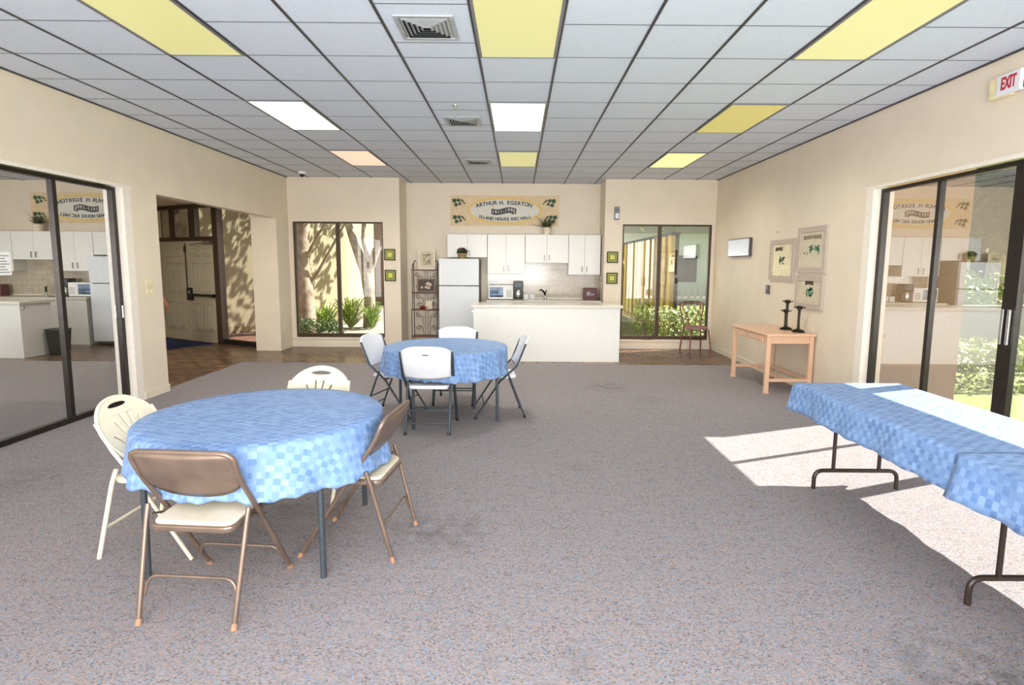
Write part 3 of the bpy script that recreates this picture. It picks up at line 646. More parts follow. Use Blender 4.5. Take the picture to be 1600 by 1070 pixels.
# ------------------------------------------------------------------ kitchen
g = 'white wall cabinets above the kitchen counter'
def cabinet(x0, x1, z0, z1, doors, hz, label, hs, gap=.004):
    t = thing('wall_cabinet', label, 'cabinet', ((x0+x1)/2, YA, z0), 0, g); w_ = (x1-x0)/2; h_ = z1-z0
    MB().box(-w_+.001, -.31, 0, w_-.001, 0, h_).build('body', M['white'], t, bevel=.002)
    dw = 2*w_/doors
    for i in range(doors):
        a = -w_+i*dw+gap/2; b = a+dw-gap
        d = MB().box(a, -.33, .004, b, -.312, h_-.004).build('door', M['white'], t, bevel=.003)
        hx = (b-.045) if i % 2 == 0 else (a+.045)
        if hs: MB().tube(fillet([(hx,-.33,hz-.05),(hx,-.352,hz-.05),(hx,-.352,hz+.05),(hx,-.33,hz+.05)], .012, 3), .006, 6).build('handle', M['chrome'], d)
cabinet(-1.40, -.615, 1.75, 2.205, 2, .09, 'short white wall cabinet over the fridge', True)
cabinet(-.610, .130, 1.43, 2.205, 2, .11, 'tall white wall cabinet above the microwave', True)
cabinet(.134, .985, 1.65, 2.205, 2, .10, 'short white wall cabinet above the sink', True)
cabinet(.989, 1.62, 1.425, 2.205, 2, .11, 'tall white wall cabinet at right end above burgundy box', True)
struct(MB().box(-.62, YA-.012, .93, 1.638, YA, 1.66).build('trim_8', M['splash']))
tag(MB().box(-.60, 10.90, .0, 1.62, YA-.002, .885).build('base_cabinet', M['white'], bevel=.003), 'low white base cabinet run against the kitchen back wall behind the island', 'cabinet')
t = thing('sink_counter', 'pale laminate worktop along the kitchen back wall with inset sink', 'counter', (.5, 11.2, .885)); 
MB().box(-1.12, -.32, 0, 1.12, .286, .04).box(-1.12, .262, .04, 1.12, .286, .07).build('worktop', M['counter'], t, bevel=.004)
q = MB().box(-.30, -.22, .04, .44, .18, .046); q.build('sink_rim', M['steel'], t, bevel=.002)
MB().box(-.26, -.18, .0462, .05, .14, .0475).box(.10, -.18, .0462, .40, .14, .0475).build('basin', M['chrome'], t)
t = thing('faucet', 'dark faucet with angled spout at the kitchen sink', 'faucet', (.55, 11.36, .931)); 
MB().lathe([(.03,0),(.028,.015),(.018,.03),(.016,.10)], seg=16).build('base', M['steel'], t, smooth=True)
MB().tube([(0,0,.08),(-.03,-.03,.14),(-.09,-.09,.19),(-.12,-.13,.17)], [.02,.018,.014,.012], 10).build('spout', M['black'], t, smooth=True); MB().tube([(0,0,.12),(.03,0,.17)], .009, 8).build('lever', M['black'], t)
# island
t = thing('kitchen_island', 'long plain white kitchen island with overhanging laminate top', 'island', (.475, 9.6, 0))
MB().box(-1.215, -.33, 0, 1.215, .30, .905).build('body', M['white'], t, bevel=.003)
MB().box(-1.255, -.37, .905, 1.255, .36, .95).build('worktop', M['counter'], t, bevel=.006)
MB().box(-1.245, -.30, .82, -1.216, -.26, .86).build('hook', M['steel'], t, bevel=.003)
# fridge
t = thing('refrigerator', 'white two-door refrigerator with textured doors left of the cabinets', 'refrigerator', (-1.14, 11.15, 0))
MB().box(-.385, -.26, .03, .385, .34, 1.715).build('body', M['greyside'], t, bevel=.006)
MB().box(-.385, -.34, .08, .385, -.265, 1.195).build('door', M['fridge'], t, bevel=.01); d1 = t
dd = MB().box(-.385, -.34, 1.21, .385, -.265, 1.72).build('freezer_door', M['fridge'], t, bevel=.01)
MB().box(-.36, -.355, 1.215, -.33, -.34, 1.60).build('handle', M['white'], dd, bevel=.004)
MB().box(-.36, -.355, .70, -.33, -.34, 1.19).build('handle', M['white'], t, bevel=.004)
MB().box(-.37, -.25, 0, .37, .32, .05).build('plinth', M['black'], t)
# basket on fridge
t = thing('plant_basket', 'small basket of greenery with red flowers on the refrigerator', 'basket', (-1.10, 11.05, 1.72))
MB().lathe([(.07,0),(.09,.10),(.095,.11)], seg=20).build('basket', mat('wicker', (150,130,84), .7, var=.3, scale=90), t)
q = MB(); leaves(q, (0,0,.14), (.11,.09,.06), 260, .05); q.build('greenery', M['terra'], t, fix=False)
q = MB(); rr = random.Random(3); leaves(q, (0,0,.19), (.06,.05,.035), 60, .035, rr); q.build('flowers', mat('rose_petals', (150,60,66), .6), t, fix=False)
# potted grass on cabinet
t = thing('potted_grass', 'spiky dark grass plant in a pale round pot on top of the cabinets', 'potted plant', (.56, 11.33, 2.205))
MB().lathe([(.078,0),(.09,.12),(.094,.135),(.088,.135)], seg=24).build('pot', mat('glazed_pot', (214,196,168), .25, rgb2=(240,228,208), scale=30), t, smooth=True)
MB().lathe([(.097,.128),(.1,.15),(.09,.15)], seg=24).build('rim', M['bark'], t)
q = MB(); rr = random.Random(11)
for _ in range(190):
    a = rr.random()*6.28; ln = rr.uniform(.08,.22); tl = rr.uniform(.1,1.2); d = Vector((math.cos(a)*math.sin(tl), math.sin(a)*math.sin(tl)*.6, math.cos(tl))); p = Vector((math.cos(a)*.04, math.sin(a)*.04, .14)); s_ = Vector((-math.sin(a), math.cos(a), 0))*.005
    q.quad(p-s_, p+s_, p+d*ln*.6+s_*.8, p+d*ln, p+d*ln*.6-s_*.8)
for k in range(12):
    a = k*.55; d = Vector((math.cos(a)*.75, .1*math.sin(a), .75)); 
    if k == 0: d = Vector((-.97, 0, .22))
    p = Vector((0,0,.14)); q.quad(p, p+d*.16+Vector((0,0,.006)), p+d*.36, p+d*.16-Vector((0,0,.004)))
q.build('blades', mat('dark_grass_blades', (58,54,40), .7, rgb2=(84,82,52), scale=30), t, fix=False)
# microwave
t = thing('microwave', 'white microwave with dark glass door on the back counter', 'microwave', (-.345, 11.28, .925))
MB().box(-.245, -.17, .01, .245, .17, .285).build('body', M['white'], t, bevel=.008)
MB().box(-.215, -.176, .05, .05, -.17, .25).build('door_window', mat('microwave_glass', (60,84,110), .06, .2, var=.5, scale=5), t, bevel=.004)
MB().box(.09, -.176, .03, .235, -.17, .27).build('control_panel', M['paper'], t, bevel=.003)
q = MB()
for i in range(3):
    for j in range(4): q.box(.12+i*.035, -.179, .06+j*.035, .142+i*.035, -.176, .08+j*.035)
q.build('buttons', M['greytxt'], t)
for s_ in (-1,1): MB().lathe([(.015,0),(.015,.012)], (s_*.2,-.1,0), 10).build('foot', M['black'], t)
# coffee maker
t = thing('coffee_maker', 'black drip coffee maker with steel carafe beside the microwave', 'coffee maker', (.0, 11.22, .925))
MB().box(-.095, -.12, 0, .095, .12, .03).box(-.095, .05, .03, .095, .12, .26).build('body', M['black'], t, bevel=.008)
MB().box(-.097, -.12, .225, .097, .12, .36).build('brew_head', M['black'], t, bevel=.012)
MB().box(-.06, -.125, .25, .06, -.12, .33).build('panel', M['gtube'], t, bevel=.004)
q = MB().lathe([(.055,.032),(.068,.06),(.07,.15),(.05,.19),(.045,.2)], (0,-.045,0), 20).build('carafe', M['steel'], t, smooth=True)
MB().tube([(.06,-.08,.17),(.09,-.11,.16),(.09,-.11,.08),(.065,-.08,.07)], .008, 6).build('handle', M['black'], q)
tag(MB().box(1.31, 11.2, .925, 1.575, 11.38, 1.155).build('boxed_appliance', M['burg'], bevel=.006), 'burgundy box standing at the right end of the back counter', 'box')
bo = S.objects['boxed_appliance']; MB().lathe([(.04,0),(.04,.002)], (0,0,0), 16)
q = MB(); q.obox((1.40, 11.198, 1.05), (.07, .003, .08)); q.obox((1.48, 11.198, 1.035), (.08, .003, .03)); q.build('printed_label', M['greytxt'], bo)
tag(MB().box(1.585, 11.30, .925, 1.63, 11.42, .945).build('tray', M['burg'], bevel=.004), 'flat dark dish beside the burgundy box', 'dish')
for i, x in enumerate((.16, .285)):
    t = thing('storage_box', ('low white box right beside the coffee maker' if i == 0 else 'low white box nearest the faucet on back counter'), 'box', (x, 11.38, .925))
    MB().box(-.055, -.04, 0, .055, .04, .09).build('body', M['paper'], t, bevel=.004); MB().box(-.057, -.042, .09, .057, .042, .1).build('lid', M['white'], t)
# dark bin behind the island corner
t = thing('waste_bin', 'black open waste bin between the island and the refrigerator', 'bin', (-.95, 9.75, 0))
q = MB(); q.prism([(-.15,-.11),(.15,-.11),(.15,.11),(-.15,.11)], lambda x, y: (x*.8, y*.8, 0), lambda x, y: (x, y, .44)); q.build('body', M['black'], t, bevel=.01)
MB().tube(fillet([(-.155,-.115,.44),(.155,-.115,.44),(.155,.115,.44),(-.155,.115,.44),(-.155,-.115,.44)], .03, 3), .01, 6).build('rim', M['gtube'], t)

# ------------------------------------------------------------------ etagere with pictures
t = thing('bakers_rack', 'narrow wrought iron rack with dark wood shelves left of the fridge', 'rack', (-1.85, 11.22, 0))
zs = [.17, .70, 1.03, 1.485]
for s_ in (-1, 1):
    MB().tube([(s_*.25,.12,0),(s_*.25,.12,1.5),(s_*.25,.11,1.6),(s_*.235,.09,1.66),(s_*.20,.06,1.685)], .009, 8).build('post', M['iron'], t)
    MB().tube([(s_*.25,-.14,0),(s_*.25,-.14,.70),(s_*.25,-.06,.74),(s_*.25,-.05,1.5),(s_*.245,.0,1.62)], .008, 8).build('post', M['iron'], t)
for i, z in enumerate(zs):
    d = -.15 if i < 2 else -.07
    MB().box(-.26, d, z, .26, .125, z+.022).build('shelf', M['rackwood'], t, bevel=.003)
def spiral(cx, cz, r0, turns, dirn, a0, y=.12, n=26):
    return [(cx+math.cos(a0+dirn*2*PI*turns*i/n)*r0*(1-.8*i/n), y, cz+math.sin(a0+dirn*2*PI*turns*i/n)*r0*(1-.8*i/n)) for i in range(n+1)]
q = MB()
for (z0, z1) in ((.19, .70), (.72, 1.03), (1.05, 1.485)):
    hh = z1-z0
    for s_ in (-1, 1):
        for zc, dr in ((z0+hh*.28, 1), (z1-hh*.2, -1)):
            r = min(.055, hh*.16); q.tube(spiral(s_*.17, zc, r, 1.4, dr*s_, PI/2 if s_ > 0 else PI/2), .005, 6)
            q.tube([(s_*.17, .12, zc+(r if dr > 0 else -r)*1.0), (s_*.09, .12, zc+(r*.3 if dr > 0 else -r*.3)), (s_*.055, .12, z0 if dr > 0 else z0+hh*.35)], .005, 6)
    q.tube([(-.025,.12,z0),(-.025,.12,z1)], .004, 6); q.tube([(.025,.12,z0),(.025,.12,z1)], .004, 6)
q.build('scrollwork', M['iron'], t)
def flowerpic(parent, w_, h_, y, seed, petal, pm, z0=0, k=7):
    m = MB(); rr = random.Random(seed)
    for _ in range(k):
        cx, cz = rr.uniform(-.3,.3)*w_, z0+rr.uniform(-.3,.3)*h_; s_ = rr.uniform(.1,.17)*h_; a0 = rr.random()*3
        for p in range(5):
            a = a0+p*1.2566; d = Vector((math.cos(a),0,math.sin(a))); n_ = Vector((-math.sin(a),0,math.cos(a))); c = Vector((cx,y,cz))
            m.quad(c, c+d*s_*.6+n_*s_*.35, c+d*s_*1.2, c+d*s_*.6-n_*s_*.35)
    m.build('flowers', pm, parent, fix=False)
def frame(t, w_, h_, b, d, fm, am, y=0, mat2=None):
    f = MB()
    f.prism([(-w_/2,0),(w_/2,0),(w_/2-b,b),(-w_/2+b,b)], lambda x,z:(x,y-d,z), lambda x,z:(x,y,z)); f.prism([(-w_/2,h_),(w_/2,h_),(w_/2-b,h_-b),(-w_/2+b,h_-b)], lambda x,z:(x,y-d,z), lambda x,z:(x,y,z))
    f.prism([(-w_/2,0),(-w_/2+b,b),(-w_/2+b,h_-b),(-w_/2,h_)], lambda x,z:(x,y-d,z), lambda x,z:(x,y,z)); f.prism([(w_/2,0),(w_/2-b,b),(w_/2-b,h_-b),(w_/2,h_)], lambda x,z:(x,y-d,z), lambda x,z:(x,y,z))
    f.build('frame', fm, t); return MB().box(-w_/2+b, y-d*.5, b, w_/2-b, y-.001, h_-b).build('picture', am, t)
dark_art = mat('dark_art', (38,34,28), .5, rgb2=(58,56,40), scale=40); sepia = mat('sepia_art', (110,100,78), .5, rgb2=(196,186,150), scale=25)
t = thing('picture_frame', 'cream framed flower print standing on top of the iron rack', 'picture', (-1.83, 11.30, 1.508)); t.rotation_euler = (-.06, 0, 0)
p = frame(t, .34, .40, .03, .02, M['cream'], M['pale']); MB().box(-.085,-.014,.09,.085,-.0105,.31).build('print', sepia, p); flowerpic(p, .17, .2, -.0145, 2, 0, M['pale'], .2, 5)
t = thing('picture_frame', 'wood framed picture of pale lilies on black, upper middle rack shelf', 'picture', (-1.84, 11.27, 1.053)); t.rotation_euler = (-.06, 0, 0)
p = frame(t, .36, .27, .028, .02, mat('walnut', (120,84,56), .4), dark_art); flowerpic(p, .30, .22, -.012, 5, 0, mat('lily', (230,206,176), .6), .135, 6)
t = thing('greeting_card', 'small cream card with a face-like print on the iron rack', 'card', (-1.79, 11.24, .722)); t.rotation_euler = (-.08, 0, 0)
MB().box(-.065,-.004,0,.065,0,.165).build('card', M['cream'], t); MB().box(-.035,-.006,.09,-.01,-.004,.11).box(.012,-.006,.09,.037,-.004,.11).box(-.02,-.006,.045,.025,-.004,.06).build('print', M['gold'], t)
t = thing('ornament', 'small dark red ornament resting on the iron rack beside the card', 'ornament', (-1.90, 11.16, .722))
MB().lathe([(.03,0),(.06,.02),(.062,.04),(.035,.062),(.01,.07)], seg=20).build('body', mat('red_glaze', (130,32,30), .25), t, smooth=True); MB().tube([(.05,0,.03),(.085,0,.04),(.1,0,.055)], [.014,.01,.007], 8).build('spout', mat('red_glaze_b', (130,32,30), .25), t)

# ------------------------------------------------------------------ small framed tiles beside the windows
g4 = 'small green framed tiles beside the back windows'
for x, z, l in ((-2.46, 1.60, 'green framed tile, upper of the pair right of the left window'), (-2.455, 1.255+.02, 'green framed tile, lower of the pair right of the left window'), (1.80, 1.58, 'green framed tile, upper of the pair left of the right window'), (1.80, 1.25, 'green framed tile, lower of the pair left of the right window')):
    z = z+.08 if z > 1.5 else z+.01
    t = thing('framed_tile', l, 'picture', (x, YB, z), 0, g4); p = frame(t, .215, .215, .022, .02, M['dkframe'], M['olive'])
    MB().box(-.055,-.013,.052,.055,-.0105,.162).build('centre', M['dkframe'], p); MB().box(-.045,-.0145,.062,.045,-.013,.152).build('motif', M['yolive'], p)
t = thing('emergency_light', 'slim grey emergency fixture on wall over the right window', 'wall fixture', (1.86, YB, 2.47))
MB().box(-.045,-.05,0,.045,0,.24).build('housing', M['barw'], t, bevel=.01); MB().box(-.035,-.056,.02,.035,-.05,.12).build('lens', M['wplastic'], t, bevel=.006); MB().lathe([(.012,0),(.012,.004)], (0,0,0), 12)
MB().obox((0,-.053,.18), (.022,.006,.022)).build('button', M['black'], t)
# light switches left pillar
t = thing('light_switches', 'two stacked almond switch plates on the left pillar', 'light switch', (XL, 6.69, 1.22))
for z in (0, .095):
    p = MB().box(0,-.065,z,.006,.065,z+.08).build('plate', M['almond'], t, bevel=.002); MB().box(.006,-.045,z+.025,.012,-.02,z+.055).build('toggle', M['trim'], p); MB().box(.006,.02,z+.025,.012,.045,z+.055).build('toggle', M['trim'], p)
# paper notice
t = thing('paper_notice', 'white printed paper taped to the left sliding glass door', 'notice', (XL-.105, 4.90, 1.48))
MB().box(0,-.13,0,.002,.1,.20).build('sheet', M['paper'], t); q = MB()
for k in range(7): q.box(.002,-.115,.02+k*.024,.003,.085-.02*(k%3),.03+k*.024)
q.build('print', M['greytxt'], t)

# ------------------------------------------------------------------ right wall pictures
def rwall(name, label, cat, yc, z, group=None):
    t = thing(name, label, cat, (XR, yc, z), -PI/2, group); return t
gp = 'taupe framed pictures above the desk'
def leafpic(p, w_, h_, zc, seed, y, col):
    m = MB(); rr = random.Random(seed)
    for k in range(16):
        cx, cz = rr.uniform(-.5,.5)*w_, zc+rr.uniform(-.5,.5)*h_; a = rr.random()*6.28; s_ = rr.uniform(.025,.045); d = Vector((math.cos(a),0,math.sin(a))); n_ = Vector((-math.sin(a),0,math.cos(a))); c = Vector((cx,y,cz))
        m.quad(c-d*s_, c+n_*s_*.4, c+d*s_, c-n_*s_*.4)
    m.build('leaf_motif', col, p, fix=False)
for yc, z, w_, h_, l, am, ink, seed in ((8.02, 1.41, .74, .575, 'taupe framed foil picture, leftmost above the desk', M['chip'], 1, 1), (7.22, 1.53, .70, .58, 'taupe framed picture of green leaves, uppermost above the desk', M['pale'], 1, 2), (7.22, 1.07, .67, .42, 'taupe framed picture with small green motif, lowest above desk', M['pale'], 1, 3)):
    t = rwall('framed_picture', l, 'picture', yc, z, gp); t.location.x = XR-.002; p = frame(t, w_, h_, .065, .028, M['taupe'], am)
    wv = .5 if seed == 2 else (.28 if seed == 3 else .3)
    m = MB(); rr = random.Random(seed)
    for k in range(11): xx = (-.5+k/10)*wv*.8*(.8 if seed != 2 else 1)-(.1 if seed == 1 else 0); m.box(xx-.014, -.0165, h_*.74-(abs(k-5)*.002), xx+.012, -.0145, h_*.74+.045)
    for q_ in list(range(11)): pass
    m.build('lettering_band', mat('art_ink', (70,60,56), .6, rgb2=(150,130,110), scale=80), p)
    leafpic(p, wv*.75 if seed != 1 else .14, .09, h_*.5, seed, -.0165, M['green'])
t = rwall('wall_tablet', 'flat wall panel with glare-pale face and dark edge on the right wall', 'panel', 9.55, 1.77)
t.location.x = XR
MB().box(-.45,-.05,0,.45,0,.30).build('casing', mat('plum_casing', (70,58,70), .4), t, bevel=.006); MB().box(-.435,-.054,.015,.435,-.05,.285).build('face', mat('glare_silver', (206,208,214), .22, .6, var=.03), t)  # glare is put into the pale face colour
t = rwall('thermostat', 'small dark thermostat on the right wall below the pictures', 'thermostat', 8.42, 1.20)
MB().box(-.045,-.03,0,.045,0,.13).build('case', mat('thermostat_grey', (74,72,70), .4), t, bevel=.006); MB().box(-.03,-.033,.07,.03,-.03,.11).build('display', M['barw'], t)
t = rwall('wall_hook', 'tiny nail left in the wall above the foil picture', 'nail', 8.22, 2.1); q = MB().tube([(0,0,0),(0,-.02,.004)], .006, 8); q.build('nail', M['chrome'], t); MB().lathe([(.014,-.0),(.014,.003)], (0,-.02,.003), 8).build('head', M['chrome'], t)

# ------------------------------------------------------------------ desk
t = thing('writing_desk', 'light maple writing desk with one drawer against the right wall', 'desk', (3.43, 7.56, 0))
w_, l_ = .30, .575
MB().box(-w_-.01,-l_-.02,.735,w_+.005,l_+.02,.765).build('desktop', M['wood'], t, bevel=.006)
q = MB().box(-w_+.02,-l_+.02,.64,w_-.02,-l_+.04,.735).box(-w_+.02,l_-.04,.64,w_-.02,l_-.02,.735).box(w_-.04,-l_+.02,.64,w_-.02,l_-.02,.735).box(-w_+.02,-l_+.02,.64,-w_+.035,l_-.02,.735); q.build('apron', M['wood'], t)
d = MB().box(-w_+.003,-.42,.652,-w_+.02,.42,.728).build('drawer', M['wood'], t, bevel=.003)
MB().tube([(-w_+.003,-.05,.69),(-w_-.018,-.04,.69),(-w_-.018,.04,.69),(-w_+.003,.05,.69)], .006, 6).build('pull', M['steel'], d)
for sx in (-1,1):
    for sy in (-1,1): MB().box(sx*(w_-.03)-.026, sy*(l_-.03)-.026, 0, sx*(w_-.03)+.026, sy*(l_-.03)+.026, .735).box(sx*(w_-.03)-.034, sy*(l_-.03)-.034, 0, sx*(w_-.03)+.034, sy*(l_-.03)+.034, .02).build('leg', M['wood'], t, bevel=.004)
MB().box(-w_+.03,-l_+.02,.15,w_-.03,-l_+.045,.19).box(-w_+.03,l_-.045,.15,w_-.03,l_-.02,.19).box(w_-.05,-l_+.03,.15,w_-.03,l_-.03,.19).build('stretcher', M['wood'], t)
q = MB(); q.obox((0,0,.172), (.03,1.1,.035), Matrix.Rotation(0,4,'Z')); q.build('stretcher', M['wood'], t)
def candle(loc, tiers, label, rz=0):
    t = thing('candlestick', label, 'candlestick', loc, rz, 'dark metal candlesticks on the desk')
    q = MB().lathe([(.075,0),(.07,.008),(.045,.018),(.02,.035),(.014,.05)], seg=20)
    for k in range(9):
        a = k*.698; q.tube([(math.cos(a)*.02,math.sin(a)*.02,.035),(math.cos(a)*.06,math.sin(a)*.06,.02),(math.cos(a)*.085,math.sin(a)*.085,.002)], [.009,.008,.003], 5)
    q.build('base', M['candle'], t)
    for (dx, h_) in tiers:
        st = MB()
        for a in (0, 2.09, 4.19): st.tube([(dx+math.cos(a)*.012,math.sin(a)*.012,.03),(dx+math.cos(a+.5)*.009,math.sin(a+.5)*.009,h_*.5),(dx+math.cos(a)*.012,math.sin(a)*.012,h_)], .008, 6)
        st.build('stem', M['candle'], t); cu = MB().lathe([(.012,h_-.02),(.03,h_),(.034,h_+.035),(.022,h_+.04)], (dx,0,0), 14)
        for k in range(10):
            a = k*.628; cu.tube([(dx+math.cos(a)*.022,math.sin(a)*.022,h_+.01),(dx+math.cos(a)*.05,math.sin(a)*.05,h_+.02),(dx+math.cos(a)*.075,math.sin(a)*.075,h_+.012+.02*(k%2))], [.008,.005,.002], 5)
        cu.build('cup', M['candle'], t)
candle((3.60, 7.49, .765), [(0, .36), (-.012, .235)], 'taller dark metal candlestick with two spiky cups on desk')
candle((3.62, 7.20, .765), [(0, .30)], 'shorter dark metal candlestick with a single spiky cup on desk')

# ------------------------------------------------------------------ bentwood chair
t = thing('bentwood_chair', 'rusty red bent tube cafe chair by the right back window', 'chair', (3.37, 10.56, 0), .12)
sw = .20
for s_ in (-1, 1):
    MB().tube([(s_*.17,-.17,.43),(s_*.19,-.2,.2),(s_*.205,-.225,0)], [.014,.013,.012], 8).build('leg', M['rust'], t, smooth=True)
pts = [(-.21,.22,0),(-.19,.19,.25),(-.165,.17,.45),(-.20,.20,.65),(-.235,.225,.82),(-.21,.235,.90),(-.12,.24,.925),(.12,.24,.925),(.21,.235,.90),(.235,.225,.82),(.20,.20,.65),(.165,.17,.45),(.19,.19,.25),(.21,.22,0)]
def smooth_pts(P, n=4):
    P = [Vector(p) for p in P]; out = []
    for i in range(len(P)-1):
        a = P[max(0,i-1)]; b = P[i]; c = P[i+1]; d = P[min(len(P)-1,i+2)]
        for k in range(n):
            u = k/n; out.append(.5*((2*b)+(-a+c)*u+(2*a-5*b+4*c-d)*u*u+(-a+3*b-3*c+d)*u**3))
    out.append(P[-1]); return out
MB().tube(smooth_pts(pts), .013, 8).build('back_frame', M['rust'], t, smooth=True)
MB().tube(smooth_pts([(-.07,.17,.46),(-.07,.19,.60),(-.13,.21,.74),(-.185,.225,.83),(-.15,.235,.885),(0,.24,.895),(.15,.235,.885),(.185,.225,.83),(.13,.21,.74),(.07,.19,.60),(.07,.17,.46)]), .009, 8).build('back_loop', M['rust'], t, smooth=True)
MB().lathe([(.19,.43),(.215,.44),(.215,.465),(.19,.482),(.05,.49)], (0,-.01,0), 28).build('seat', M['mauve'], t, smooth=True)
MB().tube([(.17*math.cos(a*.3927),.17*math.sin(a*.3927),.24) for a in range(16)], .007, 6, closed=True).build('stretcher', M['rust'], t)

# ------------------------------------------------------------------ folding chairs (origin on the floor, facing +Y)
def cap(parent, p, r, m, d=(0,0,1)):
    MB().tube([Vector(p), Vector(p)+Vector(d).normalized()*.03], [r*1.25, r*1.1], 10).build('foot_cap', m, parent)
def metal_chair(label, loc, rz):
    t = thing('folding_chair', label, 'chair', loc, rz, 'brown metal folding chairs at the near round table'); w_ = .228
    P = [(-w_*.97,.26,.012),(-w_*.98,-.03,.46),(-w_,-.17,.66),(-w_*1.02,-.215,.775)]
    Q = [(-x, y, z) for x, y, z in P][::-1]
    top = fillet(P[:-1]+[(-w_*1.04,-.225,.785)]+[(w_*1.04,-.225,.785)]+Q[1:], .06, 6)
    f = MB().tube(top, .0125, 10).build('frame', M['btube'], t, smooth=True)
    for s_ in (-1,1): cap(f, (s_*w_*.97,.268,0), .0125, M['tip'], (0,-.5,.8))
    # curved back pan with rounded lower edge
    pan = MB(); nx, nz = 16, 8
    for j in range(nz+1):
        for i in range(nx+1):
            u = -1+2*i/nx; lowz = .600-.055*(1-abs(u)**2.4)+.02*abs(u)**6; z = lowz+(.782-lowz)*j/nz
            yb = -.17-.055*((z-.66)/.12) if z > .66 else -.03-(z-.46)*.7
            pan.v.append((u*w_*1.0, yb-.035*(1-u*u)*(.6 if z < .77 else .3), z))
    for j in range(nz):
        for i in range(nx): a = j*(nx+1)+i; pan.f.append((a, a+1, a+nx+2, a+nx+1))
    o = pan.build('backrest', M['btube'], t, smooth=True); md = o.modifiers.new('s', 'SOLIDIFY'); md.thickness = .006
    for s_ in (-1,1):
        lg = MB().tube([(s_*(w_-.008),-.255,.012),(s_*(w_+.008),-.145,.44),(s_*(w_+.010),-.125,.505)], .0115, 10).build('leg', M['btube'], t, smooth=True)
        cap(lg, (s_*(w_-.008),-.258,0), .0115, M['tip'], (0,.25,.97))
    sp = fillet([(-.17,-.19,0),(.17,-.19,0),(.205,.21,0),(-.205,.21,0),(-.17,-.19,0)], .05, 5)
    s2 = [(p.x*1.0, p.y) for p in fillet([(-.195,0,0),(-.195,-.19,0),(.195,-.19,0),(.205,.215,0),(-.205,.215,0),(-.195,0,0)], .055, 6)][:-1]
    zf = lambda y: .425+.02*(y+.2)/.4
    MB().prism(s2, lambda x, y: (x*1.02, y*1.02, zf(y)-.018), lambda x, y: (x*1.02, y*1.02, zf(y)+.012)).build('seat_frame', M['btube'], t, bevel=.008)
    MB().prism(s2, lambda x, y: (x*.97, y*.97, zf(y)+.010), lambda x, y: (x*.95, y*.95, zf(y)+.028)).build('seat', M['vinyl'], t, bevel=.01)
    for y_, z_, y2, z2 in ((-.215,.13,-.20,.205), (.19,.115,.17,.165)):
        MB().tube(fillet([(-w_+.01,y_,z_-.02),(-w_+.03,y2,z2),(w_-.03,y2,z2),(w_-.01,y_,z_-.02)], .05, 5), .0075, 8).build('stretcher', M['btube'], t, smooth=True)
    q = MB()
    for s_ in (-1,1): q.tube([(s_*(w_-.004),-.13,.46),(s_*(w_-.004),.05,.40)], .006, 6)
    q.build('hinge_bar', M['btube'], t); return t
c1 = metal_chair('brown metal folding chair nearest the camera, seen from behind', (-1.435, 2.56, 0), -.07)
c2 = copy_tree(c1, (-.90, 3.11, 0), PI/2-.10, 'brown metal folding chair at the right side of the near round table')

def curve2d(outer, holes, depth):
    cu = bpy.data.curves.new('c', 'CURVE'); cu.dimensions = '2D'; cu.fill_mode = 'BOTH'; cu.extrude = depth; cu.bevel_depth = .003; cu.bevel_resolution = 1
    for pts in [outer]+holes:
        sp = cu.splines.new('POLY'); sp.points.add(len(pts)-1); sp.use_cyclic_u = True
        for i, p in enumerate(pts): sp.points[i].co = (p[0], p[1], 0, 1)
    o = bpy.data.objects.new('c', cu); C.objects.link(o); bpy.context.view_layer.update()
    me = bpy.data.meshes.new_from_object(o.evaluated_get(bpy.context.evaluated_depsgraph_get()))
    bm = bmesh.new(); bm.from_mesh(me); bmesh.ops.triangulate(bm, faces=bm.faces); bmesh.ops.remove_doubles(bm, verts=bm.verts, dist=.0003)
    bmesh.ops.subdivide_edges(bm, edges=[e for e in bm.edges if e.calc_length() > .06], cuts=2); bm.to_mesh(me); bm.free()
    m = MB(); m.v = [tuple(v.co) for v in me.vertices]; m.f = [tuple(p.vertices) for p in me.polygons]
    bpy.data.objects.remove(o); bpy.data.curves.remove(cu); return m
